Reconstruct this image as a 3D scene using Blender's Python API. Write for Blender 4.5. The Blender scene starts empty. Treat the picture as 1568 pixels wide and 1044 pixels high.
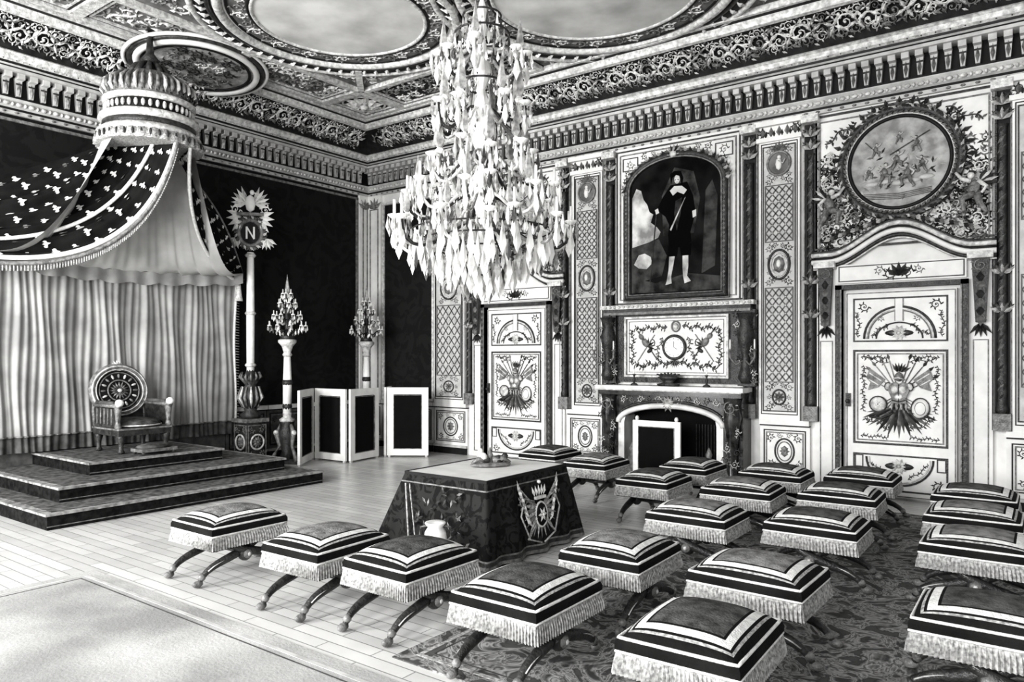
import bpy, bmesh, math, random
from math import sin, cos, pi, sqrt, atan2
from mathutils import Vector
R = random.Random(7)
scene = bpy.context.scene
COL = scene.collection

# ------------------------------------------------------------------ materials
MATS = {}
def _new(name):
    m = bpy.data.materials.new(name); m.use_nodes = True
    nt = m.node_tree; b = nt.nodes['Principled BSDF']
    MATS[name] = m
    return m, nt, b
def g(v): return (v, v*0.995, v*0.975, 1)
def mat(name, v, rough=.5, metal=0., noise=.12, scale=6., bump=0., bscale=40., spec=.4, coat=0.):
    m, nt, b = _new(name)
    tc = nt.nodes.new('ShaderNodeTexCoord')
    n = nt.nodes.new('ShaderNodeTexNoise'); n.inputs['Scale'].default_value = scale; n.inputs['Detail'].default_value = 6
    r = nt.nodes.new('ShaderNodeValToRGB')
    r.color_ramp.elements[0].position = .35; r.color_ramp.elements[1].position = .65
    r.color_ramp.elements[0].color = g(v*(1-noise)); r.color_ramp.elements[1].color = g(min(1, v*(1+noise)))
    nt.links.new(tc.outputs['Object'], n.inputs['Vector']); nt.links.new(n.outputs['Fac'], r.inputs['Fac'])
    nt.links.new(r.outputs['Color'], b.inputs['Base Color'])
    b.inputs['Roughness'].default_value = rough; b.inputs['Metallic'].default_value = metal
    b.inputs['Specular IOR Level'].default_value = spec; b.inputs['Coat Weight'].default_value = coat
    if bump:
        n2 = nt.nodes.new('ShaderNodeTexNoise'); n2.inputs['Scale'].default_value = bscale
        bp = nt.nodes.new('ShaderNodeBump'); bp.inputs['Strength'].default_value = bump; bp.inputs['Distance'].default_value = .02
        nt.links.new(tc.outputs['Object'], n2.inputs['Vector']); nt.links.new(n2.outputs['Fac'], bp.inputs['Height'])
        nt.links.new(bp.outputs['Normal'], b.inputs['Normal'])
    return m
mat('white_paint', .72, .55, noise=.08, scale=5)
mat('cream_paint', .47, .5, noise=.15, scale=8)
mat('gilt_light', .56, .35, noise=.35, scale=18, bump=.4, bscale=60)
mat('gilt_mid', .17, .35, noise=.45, scale=18, bump=.4, bscale=60)
mat('gilt_dark', .035, .4, noise=.5, scale=14, bump=.4, bscale=60)
mat('ground_dark', .018, .6, noise=.4, scale=9, spec=.2)
mat('ground_grey', .12, .6, noise=.4, scale=7)
mat('black_line', .015, .5, noise=.2, spec=.2)
mat('marble_dark', .03, .2, noise=.8, scale=9)
mat('marble_white', .66, .3, noise=.2, scale=4)
mat('soot', .007, .9, spec=.1)
mat('lattice', .075, .5, noise=.3)
mat('ceiling_plain', .55, .7, noise=.28, scale=1.3)
mat('crystal', .95, .12, noise=.03, spec=.9, coat=.6)
mat('crystal_grey', .35, .1, noise=.4, scale=20, spec=.9, coat=.8)
mat('crystal_dark', .05, .1, noise=.4, scale=20, spec=.9, coat=.8)
mat('velvet', .014, .95, noise=.35, scale=3, bump=.3, spec=.1)
mat('velvet_stool', .085, .9, noise=.5, scale=11, bump=.4, bscale=70, spec=.15)
mat('velvet_stool_pale', .20, .9, noise=.45, scale=11, bump=.4, bscale=70, spec=.15)
mat('braid', .72, .7, noise=.15, scale=30, bump=.4, bscale=120)
mat('fringe', .36, .8, noise=.5, scale=50)
mat('cloth_top_sheen', .74, .5, noise=.08)  # bright reflection on the table top, painted in as a near-white base
mat('satin', .30, .6, noise=.25, scale=2.5, bump=.2, bscale=7)
mat('satin_pale', .46, .5, noise=.18, scale=2.5)
mat('satin_band', .07, .7, noise=.5, scale=8)
mat('dais_carpet', .014, .9, noise=.5, scale=16, spec=.1)
mat('dais_top_sheen', .26, .85, noise=.5, scale=14)  # pale step edges and tops; velvet sheen put into the colour
mat('dais_tread_sheen', .10, .85, noise=.7, scale=12)  # tread paler than the step fronts, reflected light painted into it
mat('skin_tone', .55, .7, spec=.1); mat('canvas_dark', .010, .8, noise=.7, scale=3, spec=.08)
mat('canvas_mid', .045, .8, noise=.7, scale=6, spec=.08); mat('canvas_light', .46, .8, noise=.5, scale=5, spec=.1)
mat('clothes_black', .003, .8, spec=.05); mat('relief_grey', .33, .6, noise=.35, scale=7, bump=.8, bscale=12)
mat('pen_white', .88, .4)
mat('carpet_plain', .36, .95, noise=.30, scale=1.2, bump=.2, bscale=50)
mat('canopy_velvet', .012, .95, noise=.3, scale=4, spec=.08)

def damask(name, c0, c1, scale, coord='Object'):
    m, nt, b = _new(name)
    tc = nt.nodes.new('ShaderNodeTexCoord')
    v = nt.nodes.new('ShaderNodeTexNoise'); v.inputs['Scale'].default_value = scale; v.inputs['Distortion'].default_value = 2.5
    r = nt.nodes.new('ShaderNodeValToRGB'); r.color_ramp.elements[0].position = .48; r.color_ramp.elements[1].position = .54
    r.color_ramp.elements[0].color = g(c1); r.color_ramp.elements[1].color = g(c0)
    nt.links.new(tc.outputs[coord], v.inputs['Vector'])
    nt.links.new(v.outputs['Fac'], r.inputs['Fac'])
    nt.links.new(r.outputs['Color'], b.inputs['Base Color']); b.inputs['Roughness'].default_value = .9
    b.inputs['Specular IOR Level'].default_value = .12
damask('wall_velvet', .012, .017, 2.4)
damask('table_velvet', .012, .030, 7)

def carpet_mat(name, dark, light, scale):
    m, nt, b = _new(name)
    tc = nt.nodes.new('ShaderNodeTexCoord')
    n = nt.nodes.new('ShaderNodeTexNoise'); n.inputs['Scale'].default_value = scale; n.inputs['Distortion'].default_value = 2.2; n.inputs['Detail'].default_value = 4
    r = nt.nodes.new('ShaderNodeValToRGB'); cr = r.color_ramp
    cr.elements[0].position = .36; cr.elements[0].color = g(dark)
    cr.elements[1].position = .64; cr.elements[1].color = g(dark*1.6)
    for p, c in ((.42, light*.5), (.45, light), (.48, dark*1.2), (.52, light*.9), (.555, light*.4), (.58, dark)):
        e = cr.elements.new(p); e.color = g(c)
    nt.links.new(tc.outputs['Object'], n.inputs['Vector']); nt.links.new(n.outputs['Fac'], r.inputs['Fac'])
    nt.links.new(r.outputs['Color'], b.inputs['Base Color']); b.inputs['Roughness'].default_value = .95
carpet_mat('carpet_pattern', .05, .40, 3.6)
def floor_mat():
    m, nt, b = _new('parquet')
    tc = nt.nodes.new('ShaderNodeTexCoord')
    br = nt.nodes.new('ShaderNodeTexBrick'); br.inputs['Scale'].default_value = 1
    br.inputs['Brick Width'].default_value = .75; br.inputs['Row Height'].default_value = .11
    br.inputs['Mortar Size'].default_value = .004
    br.inputs['Color1'].default_value = g(.80); br.inputs['Color2'].default_value = g(.64); br.inputs['Mortar'].default_value = g(.25)
    n = nt.nodes.new('ShaderNodeTexNoise'); n.inputs['Scale'].default_value = 3; n.inputs['Detail'].default_value = 8
    mx = nt.nodes.new('ShaderNodeMix'); mx.data_type = 'RGBA'; mx.blend_type = 'MULTIPLY'; mx.inputs[0].default_value = .3
    nt.links.new(tc.outputs['Object'], br.inputs['Vector'])
    nt.links.new(tc.outputs['Object'], n.inputs['Vector'])
    nt.links.new(br.outputs['Color'], mx.inputs[6]); nt.links.new(n.outputs['Fac'], mx.inputs[7])
    nt.links.new(mx.outputs[2], b.inputs['Base Color'])
    b.inputs['Roughness'].default_value = .3; b.inputs['Specular IOR Level'].default_value = .6
floor_mat()

# ------------------------------------------------------------------ mesh builder
FW = lambda a, b, c: (a, -c-.001, b)           # fireplace wall (Y=0)
LW = lambda a, b, c: (c+.001, a, b)            # throne wall (X=0), a = world Y
CE = lambda a, b, c: (a, b, 6.2-c)             # ceiling
ID = lambda a, b, c: (a, b, c)
class MB:
    def __init__(s, frame=ID):
        s.V = []; s.F = []; s.M = []; s.S = []; s.ml = []; s.fr = frame; s.m = 0
    def mat(s, n):
        if n not in s.ml: s.ml.append(n)
        s.m = s.ml.index(n); return s
    def add(s, vs, fs, smooth=False):
        o = len(s.V); fr = s.fr
        s.V += [fr(*v) for v in vs]
        for f in fs:
            s.F.append([i+o for i in f]); s.M.append(s.m); s.S.append(smooth)
        return o
    def box(s, a0, a1, b0, b1, c0, c1):
        s.add([(a0,b0,c0),(a1,b0,c0),(a1,b1,c0),(a0,b1,c0),(a0,b0,c1),(a1,b0,c1),(a1,b1,c1),(a0,b1,c1)],
              [(0,3,2,1),(4,5,6,7),(0,1,5,4),(1,2,6,5),(2,3,7,6),(3,0,4,7)])
    def prism(s, poly, c0, c1):
        n = len(poly)
        s.add([(p[0],p[1],c0) for p in poly]+[(p[0],p[1],c1) for p in poly],
              [tuple(range(n))[::-1], tuple(range(n,2*n))]+[(i,(i+1)%n,n+(i+1)%n,n+i) for i in range(n)])
    def bar(s, p, q, w, c0, c1):
        dx=q[0]-p[0]; dy=q[1]-p[1]; L=sqrt(dx*dx+dy*dy) or 1; nx=-dy/L*w/2; ny=dx/L*w/2
        s.prism([(p[0]+nx,p[1]+ny),(p[0]-nx,p[1]-ny),(q[0]-nx,q[1]-ny),(q[0]+nx,q[1]+ny)], c0, c1)
    def rect(s, a0, a1, b0, b1, w, c0, c1):
        s.box(a0,a1,b0,b0+w,c0,c1); s.box(a0,a1,b1-w,b1,c0,c1)
        s.box(a0,a0+w,b0+w,b1-w,c0,c1); s.box(a1-w,a1,b0+w,b1-w,c0,c1)
    def tube(s, pts, rad, n=6, closed=False, smooth=True):
        P = [Vector(p) for p in pts]; N = len(P)
        if not hasattr(rad, '__len__'): rad = [rad]*N
        if len(rad) < N: rad = [rad[0]+(rad[-1]-rad[0])*i/(N-1) for i in range(N)]
        vs = []
        for i in range(N):
            if closed: t = P[(i+1)%N]-P[i-1]
            else: t = P[min(i+1,N-1)]-P[max(i-1,0)]
            if t.length < 1e-9: t = Vector((0,0,1))
            t.normalize()
            ref = Vector((0,0,1)) if abs(t.z) < .95 else Vector((1,0,0))
            sd = t.cross(ref).normalized(); up = sd.cross(t)
            for k in range(n):
                an = 2*pi*k/n; v = P[i]+(sd*cos(an)+up*sin(an))*rad[i]
                vs.append(tuple(v))
        fs = []
        for i in range(N if closed else N-1):
            j = (i+1)%N
            for k in range(n):
                fs.append((i*n+k, i*n+(k+1)%n, j*n+(k+1)%n, j*n+k))
        if not closed:
            fs.append(tuple(range(n))[::-1]); fs.append(tuple((N-1)*n+k for k in range(n)))
        s.add(vs, fs, smooth)
    def ring(s, a, b, c, ra, rb, r, n=32, seg=6):
        s.tube([(a+ra*cos(2*pi*i/n), b+rb*sin(2*pi*i/n), c) for i in range(n)], r, seg, True)
    def lathe(s, prof, a=0, b=0, c=0, n=20, axis='c', sc=(1,1), smooth=True, lobes=0, la=0.):
        vs = []; N = len(prof)
        for r, h in prof:
            for k in range(n):
                an = 2*pi*k/n; rr = r*(1+la*cos(lobes*an)) if lobes else r
                x = rr*cos(an)*sc[0]; y = rr*sin(an)*sc[1]
                vs.append((a+x, b+y, c+h) if axis == 'c' else (a+x, b+h, c+y))
        fs = []
        for i in range(N-1):
            for k in range(n):
                fs.append((i*n+k, i*n+(k+1)%n, (i+1)*n+(k+1)%n, (i+1)*n+k))
        fs.append(tuple(range(n))[::-1]); fs.append(tuple((N-1)*n+k for k in range(n)))
        s.add(vs, fs, smooth)
    def ell(s, a, b, c, ra, rb, rc, ang=0, n=8, m=5):
        vs = []; ca=cos(ang); sa=sin(ang)
        for i in range(1, m):
            ph = pi*i/m
            for k in range(n):
                th=2*pi*k/n; x=ra*sin(ph)*cos(th); y=rb*sin(ph)*sin(th)
                vs.append((a+x*ca-y*sa, b+x*sa+y*ca, c+rc*cos(ph)))
        vs.append((a,b,c+rc)); vs.append((a,b,c-rc)); T=len(vs)-2
        fs=[]
        for i in range(m-2):
            for k in range(n): fs.append((i*n+k,i*n+(k+1)%n,(i+1)*n+(k+1)%n,(i+1)*n+k))
        for k in range(n):
            fs.append((T,(k+1)%n,k)); fs.append((T+1,(m-2)*n+k,(m-2)*n+(k+1)%n))
        s.add(vs, fs, True)
    def leaf(s, a, b, ang, L, W, c, h):
        ca=cos(ang); sa=sin(ang)
        def p(x,y,z): return (a+x*ca-y*sa, b+x*sa+y*ca, c+z)
        s.add([p(0,0,0),p(L*.45,W/2,0),p(L,0,0),p(L*.45,-W/2,0),p(L*.4,0,h)],
              [(0,4,1),(1,4,2),(2,4,3),(3,4,0)])
    def drop(s, x, y, z, r, h, n=4):
        vs=[(x+r*cos(2*pi*k/n+z*9), y+r*sin(2*pi*k/n+z*9), z-h*.68) for k in range(n)]+[(x,y,z),(x,y,z-h)]
        s.add(vs, [f for k in range(n) for f in ((k,(k+1)%n,n),(n+1,(k+1)%n,k))])
    def scroll(s, a, b, sz, rot=0, flip=1, c=0, r=None, leaves=True, turns=1.5):
        r = r or sz*.12; N=13; pts=[]; rd=[]
        for i in range(N):
            t=i/(N-1); th=rot+flip*t*turns*2*pi; rr=sz*((1-t)**.8*.9+.06)
            pts.append((a+rr*cos(th), b+rr*sin(th), c+r*.6)); rd.append(r*(1-.55*t))
        s.tube(pts, rd, 5)
        s.ell(a, b, c+r*.5, sz*.17, sz*.17, r*1.3, n=6, m=4)
        if leaves:
            for k in range(6):
                t=k*.09; th=rot+flip*t*turns*2*pi; rr=sz*((1-t)**.8*.9)
                s.leaf(a+rr*cos(th), b+rr*sin(th), th+flip*.75, sz*.75, sz*.34, c, r*1.6)
    def vine(s, p, q, amp, waves, c, r=.008, lf=.06, m1='gilt_dark', m2='gilt_mid'):
        """undulating stem with leaves and curls"""
        N=waves*8; dx=q[0]-p[0]; dy=q[1]-p[1]; L=sqrt(dx*dx+dy*dy); ux,uy=dx/L,dy/L; pts=[]
        for i in range(N+1):
            t=i/N; w=amp*sin(t*waves*pi)
            pts.append((p[0]+dx*t-uy*w, p[1]+dy*t+ux*w, c+r*.5))
        s.mat(m1).tube(pts,r,5); base=atan2(dy,dx)
        for i in range(1,N,2):
            sg=1 if (i//2)%2 else -1
            s.mat(m2 if (i//2)%3 else m1).leaf(pts[i][0],pts[i][1],base+sg*(1.0+.2*R.random()),lf,lf*.42,c,r*1.5)
        for k in range(waves):
            i=int((k+.5)*N/waves); sg=-1 if k%2 else 1
            s.mat(m1).scroll(pts[i][0]+uy*sg*amp*.8,pts[i][1]-ux*sg*amp*.8,amp*.6,base+sg*pi/2,sg,c,r=r*.8,leaves=False)
    def rosette(s, a, b, rad, c, n=8, h=.03):
        for k in range(n): s.leaf(a, b, 2*pi*k/n, rad, rad*.55, c, h)
        s.ell(a, b, c+h*.5, rad*.22, rad*.22, h, n=8, m=4)
    def frieze(s, a0, a1, b, h, c, m1='gilt_light', m2='gilt_mid', step=None):
        step = step or h*1.15; n=max(1,int((a1-a0)/step)); st=(a1-a0)/n
        for i in range(n):
            a=a0+(i+.5)*st; f=1 if i%2 else -1
            s.mat(m1 if (i%3) else m2).scroll(a, b+f*h*.05, h*.33, R.random()*.6+(0 if f>0 else pi), f, c)
            s.mat(m1)
            for k in range(4): s.leaf(a+st*.5, b, k*pi/2+.5*f, h*.42, h*.16, c, h*.12)
            s.mat(m2).leaf(a+st*.45, b+f*h*.3, f*.5, h*.35, h*.15, c, h*.1)
    def fill(s, a0, a1, b0, b1, cell, c, ms=('gilt_light','gilt_mid'), test=None):
        na=max(1,round((a1-a0)/cell)); nb=max(1,round((b1-b0)/cell))
        for i in range(na):
            for j in range(nb):
                a=a0+(i+.5)*(a1-a0)/na+R.uniform(-.1,.1)*cell; b=b0+(j+.5)*(b1-b0)/nb+R.uniform(-.1,.1)*cell
                if test and not test(a,b): continue
                s.mat(R.choice(ms)).scroll(a,b,cell*.42,R.random()*6.28,R.choice((1,-1)),c, r=cell*.06)
                s.mat(R.choice(ms))
                for k in range(4): s.leaf(a+R.uniform(-.5,.5)*cell,b+R.uniform(-.5,.5)*cell,R.random()*6.28,cell*.5,cell*.2,c,cell*.12)
    def lattice(s, a0, a1, b0, b1, na, w, c0, c1):
        cw=(a1-a0)/na; nb=max(1,round((b1-b0)/(cw*1.25))); ch=(b1-b0)/nb
        for i in range(na):
            for j in range(nb):
                x=a0+i*cw; y=b0+j*ch
                s.bar((x,y),(x+cw,y+ch),w,c0,c1); s.bar((x+cw,y),(x,y+ch),w,c0,c1)
    def obj(s, name, loc=(0,0,0), rot=0, parent=None, recalc=True):
        me=bpy.data.meshes.new(name); me.from_pydata(s.V,[],s.F)
        for n in s.ml: me.materials.append(MATS[n])
        me.polygons.foreach_set('material_index', s.M); me.polygons.foreach_set('use_smooth', s.S)
        if recalc:
            bm=bmesh.new(); bm.from_mesh(me); bmesh.ops.recalc_face_normals(bm,faces=bm.faces); bm.to_mesh(me); bm.free()
        me.update()
        o=bpy.data.objects.new(name,me); COL.objects.link(o); o.location=loc; o.rotation_euler=(0,0,rot)
        if parent: o.parent=parent
        return o
def bez(P, t):
    P=[Vector(p) for p in P]
    while len(P)>1: P=[P[i].lerp(P[i+1],t) for i in range(len(P)-1)]
    return P[0]
def sheet_pt(cf,cb,u,v,fold,amp,nr):
    p=cf(v).lerp(cb(v),u); k=min(1,v*2+.15)
    return p+nr*(amp*k*(sin(fold*u*2*pi+.7*sin(4*v))+.4*sin(fold*2.3*u*2*pi+1)))
def sheet(mb, cf, cb, nu, nv, fold, amp, nrm):
    nr=Vector(nrm).normalized()
    vs=[tuple(sheet_pt(cf,cb,i/nu,j/nv,fold,amp,nr)) for j in range(nv+1) for i in range(nu+1)]
    mb.add(vs,[(j*(nu+1)+i,j*(nu+1)+i+1,(j+1)*(nu+1)+i+1,(j+1)*(nu+1)+i) for j in range(nv) for i in range(nu)],True)
def motifs(mb, cf, cb, nr, fold, amp, rows, cols, sz):
    """embroidered bees laid on both faces of the drape"""
    nr=Vector(nr).normalized(); mb.mat('braid')
    for j in range(rows):
        for i in range(cols):
            u=(i+.5+(.5 if j%2 else 0))/cols; v=(j+.6)/rows
            if u>.97 or v>.98: continue
            p=sheet_pt(cf,cb,u,v,fold,amp,nr); pu=sheet_pt(cf,cb,u+.01,v,fold,amp,nr)-p; pv=sheet_pt(cf,cb,u,min(1,v+.01),fold,amp,nr)-p
            if pu.length<1e-6 or pv.length<1e-6: continue
            w=(cf(v)-cb(v)).length/cols; s_=min(sz,w*.62)
            pv.normalize(); n=pu.cross(pv).normalized(); pu=pv.cross(n)
            for sd in (1,-1):
                o=p+n*.016*sd
                def q(x,y): return tuple(o+pu*x*s_+pv*y*s_)
                for poly in ([(0,-.55),(.18,-.1),(.14,.3),(0,.55),(-.14,.3),(-.18,-.1)],[(.05,-.15),(.42,-.05),(.5,.2),(.36,.45),(.08,.15)],[(-.05,-.15),(-.42,-.05),(-.5,.2),(-.36,.45),(-.08,.15)]):
                    mb.add([q(*t) for t in poly],[tuple(range(len(poly)))])

XR=13.; YN=-14.
# ------------------------------------------------------------------ shell
m=MB(); m.mat('parquet').box(-.3,XR,YN,.3,-.1,0); m.obj('floor')
m=MB(); m.mat('white_paint').box(-.3,XR,0,.3,-.1,6.4); m.obj('wall_fireplace')
m=MB(); m.mat('wall_velvet').box(-.3,0,YN,0,-.1,6.4); m.obj('wall_throne')
m=MB(); m.mat('ground_grey').box(-.3,XR,YN,.3,6.2,6.4); m.obj('ceiling')

def run_profile(pieces):
    m=MB()
    for mt,prof in pieces:
        m.mat(mt); vs=[]
        for w,z in prof: vs += [(XR,-w,z),(w,-w,z),(w,YN,z)]
        n=len(prof); fs=[]
        for i in range(n-1):
            for k in range(2): fs.append((i*3+k,i*3+k+1,(i+1)*3+k+1,(i+1)*3+k))
        m.add(vs,fs)
    return m
m=run_profile([
 ('cream_paint',[(.002,5.02),(.05,5.02),(.05,5.07)]),('black_line',[(.05,5.07),(.055,5.07),(.055,5.10)]),
 ('cream_paint',[(.055,5.10),(.09,5.12),(.09,5.17),(.12,5.2),(.12,5.215)]),('black_line',[(.12,5.215),(.12,5.235),(.05,5.235),(.05,5.53)]),
 ('cream_paint',[(.05,5.53),(.26,5.53),(.26,5.57)]),('black_line',[(.26,5.57),(.27,5.585)]),('cream_paint',[(.27,5.585),(.30,5.6)]),('black_line',[(.30,5.6),(.31,5.63)]),
 ('gilt_light',[(.31,5.63),(.36,5.65),(.38,5.70),(.42,5.72),(.40,5.74)]),
 ('ground_dark',[(.40,5.74),(.46,5.82),(.6,5.98),(.78,6.06)]),
 ('gilt_light',[(.78,6.06),(.80,6.04),(.86,6.05),(.88,6.1),(.9,6.13)]),('black_line',[(.9,6.13),(.98,6.135)]),
 ('gilt_light',[(.98,6.135),(1.0,6.12),(1.05,6.12),(1.06,6.198)])])
for fr,a0,a1 in ((FW,.12,XR),(LW,YN,-.12)):
    m.fr=fr
    st=.150; n=int((a1-a0)/st)
    for i in range(n):
        a=a0+i*st
        m.mat('cream_paint').prism([(a+.01,5.25),(a+.055,5.25),(a+.075,5.50),(a-.01,5.50)],.05,.12)
        m.box(a-.01,a+.075,5.46,5.53,.12,.21)
        m.mat('gilt_mid').leaf(a+.032,5.25,pi/2,.2,.05,.12,.03); m.mat('gilt_dark').box(a-.005,a+.07,5.40,5.42,.118,.13)
        m.mat('gilt_light').ell(a+.04,5.145,.1,.045,.03,.03,n=6,m=4)
        m.ell(a+.115,5.145,.1,.02,.03,.03,n=6,m=4)
        m.mat('gilt_light').leaf(a,5.63,pi/2,.09,.09,.33,.03); m.mat('gilt_dark').leaf(a+.075,5.63,pi/2,.08,.06,.34,.02)
        m.mat('gilt_mid').ell(a+.03,5.045,.055,.03,.018,.015,n=6,m=4)
for wf,a0,a1 in ((FW,.8,XR),(LW,YN,-.8)):
    m.fr=(lambda wf: lambda a,b,c: wf(a, 5.76+b*.68-c*.6, .42+b*.78+c*.6))(wf)
    m.frieze(a0,a1,.22,.36,0,'gilt_light','gilt_mid',step=.26)
    m.frieze(a0+.1,a1,.12,.22,0,'gilt_mid','gilt_light',step=.2)
    m.frieze(a0+.2,a1,.36,.18,0,'gilt_light','gilt_mid',step=.2)
m.obj('trim_1')

# ceiling compartments (carved and gilded)
m=MB(CE)
def mould(a0,a1,b0,b1,w=.08,mt='gilt_light',h=.07):
    m.mat(mt).rect(a0,a1,b0,b1,w,.001,h); m.mat('black_line').rect(a0+w,a1-w,b0+w,b1-w,.03,.001,.03); m.mat('gilt_light').rect(a0+w+.05,a1-w-.05,b0+w+.05,b1-w-.05,.025,.001,.045)
m.mat('ground_grey').box(1.06,2.0,YN,-1.06,.001,.015)
m.mat('ground_dark').box(1.06,5.0,-2.0,-1.06,.001,.016)
m.box(9.0,XR,-2.6,-1.06,.001,.016)
m.fill(1.3,1.85,-13,-2.2,.30,.015,('gilt_light','gilt_light','gilt_mid'))
m.fill(2.25,4.8,-1.85,-1.25,.28,.015,('gilt_light','gilt_mid'))
m.fill(9.2,12.5,-2.4,-1.25,.34,.015)
mould(1.1,2.06,-2.06,-1.06); mould(2.06,5.0,-2.06,-1.06)
for k in range(6): mould(1.1,2.06,-2.06-(k+1)*2.0,-2.06-k*2.0)
m.mat('gilt_light').rosette(1.58,-1.56,.36,.02,10,.08); m.ring(1.58,-1.56,.02,.36,.36,.02)
m.mat('gilt_light').bar((2.06,-2.06),(2.7,-2.7),.1,.001,.07)
OV=((3.75,-3.95,1.50,1.50),(6.75,-2.60,1.66,1.62))
for (ca,cb,ra,rb) in OV:
    m.mat('ceiling_plain').prism([(ca+ra*cos(i*pi/24),cb+rb*sin(i*pi/24)) for i in range(48)],.001,.03)
    m.mat('ground_dark').ring(ca,cb,.0,ra+.2,rb+.2,.07,56)
    for d,r,mt in ((0,.065,'gilt_light'),(-.11,.022,'black_line'),(-.36,.022,'black_line'),(-.40,.03,'gilt_light'),(.12,.035,'gilt_dark'),(.32,.045,'gilt_light')):
        m.mat(mt).ring(ca,cb,.03,ra+d,rb+d,r,56)
    m.mat('ground_grey').prism([(ca+(ra-.10)*cos(i*pi/24),cb+(rb-.10)*sin(i*pi/24)) for i in range(48)],.03,.033)
    m.mat('ceiling_plain').prism([(ca+(ra-.37)*cos(i*pi/24),cb+(rb-.37)*sin(i*pi/24)) for i in range(48)],.033,.036)
    for i in range(34):
        an=i*2*pi/34; m.mat('gilt_light' if i%2 else 'gilt_mid').scroll(ca+(ra-.24)*cos(an),cb+(rb-.24)*sin(an),.10,an,1 if i%2 else -1,.033)
    for i in range(60):
        an=i*2*pi/60; m.mat('gilt_light').leaf(ca+(ra+.13)*cos(an),cb+(rb+.13)*sin(an),an+.5,.17,.09,.05,.05)
def outside(a,b):
    for (ca,cb,ra,rb) in OV:
        if ((a-ca)/(ra+.38))**2+((b-cb)/(rb+.38))**2<1: return False
    return True
m.fill(2.15,9,-7.5,-2.15,.30,.0,('gilt_light','gilt_light','gilt_mid'),outside)
m.fill(5.1,9,-2.15,-1.1,.26,.0,('gilt_light','gilt_light','gilt_mid'),outside)
m.obj('trim_2')
m=MB(lambda a,b,c:(1.10+a*.94+c*.3, -4.35+b, 6.06+a*.16-c*.95))
m.mat('relief_grey').prism([(.66*cos(i*pi/20),.80*sin(i*pi/20)) for i in range(40)],-.06,.04)
m.fill(-.45,.45,-.55,.55,.22,.04,('gilt_dark','white_paint','gilt_mid','gilt_dark'))
m.mat('white_paint').ring(0,0,.05,.70,.86,.05,44); m.mat('black_line').ring(0,0,.05,.60,.76,.025,44)
m.mat('gilt_dark').ring(0,0,.03,.79,.95,.035,44); m.mat('white_paint').ring(0,0,.02,.86,1.02,.03,44)
m.obj('ceiling_medallion')

# ------------------------------------------------------------------ dado
m=MB(FW)
segs=[(.02,.45),(.47,1.83),(1.86,2.66),(4.80,5.46),(7.94,8.60),(10.78,11.6),(11.6,XR)]
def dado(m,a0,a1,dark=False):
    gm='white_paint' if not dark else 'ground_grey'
    m.mat(gm).box(a0,a1,0.002,.84,0,.05)
    m.mat('black_line').box(a0,a1,0.002,.12,.05,.075); m.mat('cream_paint').box(a0,a1,.12,.16,.05,.09)
    m.mat('white_paint').box(a0,a1,.86,.93,0,.10); m.mat('black_line').box(a0,a1,.84,.86,0,.07)
    m.mat('black_line').rect(a0+.05,a1-.05,.22,.79,.014,.05,.058)
    m.mat('gilt_mid').rect(a0+.08,a1-.08,.25,.76,.016,.05,.062)
    c=(a0+a1)/2; w=min(.3,(a1-a0)/2-.12)
    if w>.08:
        m.mat('gilt_dark').ring(c,.5,.055,w*.6,.17,.012,24); m.mat('gilt_mid').ring(c,.5,.055,w*.45,.13,.008,24)
        m.mat('gilt_mid').ell(c,.5,.05,w*.22,.08,.02); m.rosette(c,.5,w*.35,.05,8,.02)
        for sx in (-1,1):
            for sy in (-1,1):
                m.mat('gilt_dark').scroll(c+sx*w*.85,.5+sy*.18,.05,pi/2*sx,sx*sy,.05); m.mat('gilt_mid').scroll(c+sx*w*.3,.5+sy*.215,.035,0,sx*sy,.05)
for a0,a1 in segs: dado(m,a0,a1)
m.obj('baseboard_fireplace')
m=MB(LW)
a=-.05
while a>-3.2:
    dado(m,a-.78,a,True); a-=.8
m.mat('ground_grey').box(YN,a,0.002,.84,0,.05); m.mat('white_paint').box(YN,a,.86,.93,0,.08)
m.obj('baseboard_throne')

m=MB(LW); m.mat('gilt_mid').box(-13,-.3,4.93,4.97,0,.03); m.box(-.34,-.30,.95,4.95,0,.03)
m.mat('white_paint').box(-.28,0,.93,5.02,0,.06); m.mat('gilt_mid').box(-.21,-.19,1.0,4.8,.06,.07); m.mat('gilt_mid').box(-.1,-.08,1.0,4.8,.06,.07)
m.mat('gilt_mid')
for k in range(5): m.leaf(-.14,4.75,pi/2+(k-2)*.5,.22,.08,.06,.04)
m.fr=FW
m.mat('white_paint').box(.0,.42,.93,5.02,0,.06)
m.mat('gilt_mid').rect(.12,.36,1.02,4.75,.02,.06,.075)
for k in range(5): m.leaf(.24,4.75,pi/2+(k-2)*.5,.24,.09,.06,.04)
m.mat('wall_velvet').box(.5,1.78,.97,4.8,0,.02)
m.mat('gilt_light').rect(.45,1.83,.94,4.86,.05,0,.05)
m.obj('trim_3')

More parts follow.
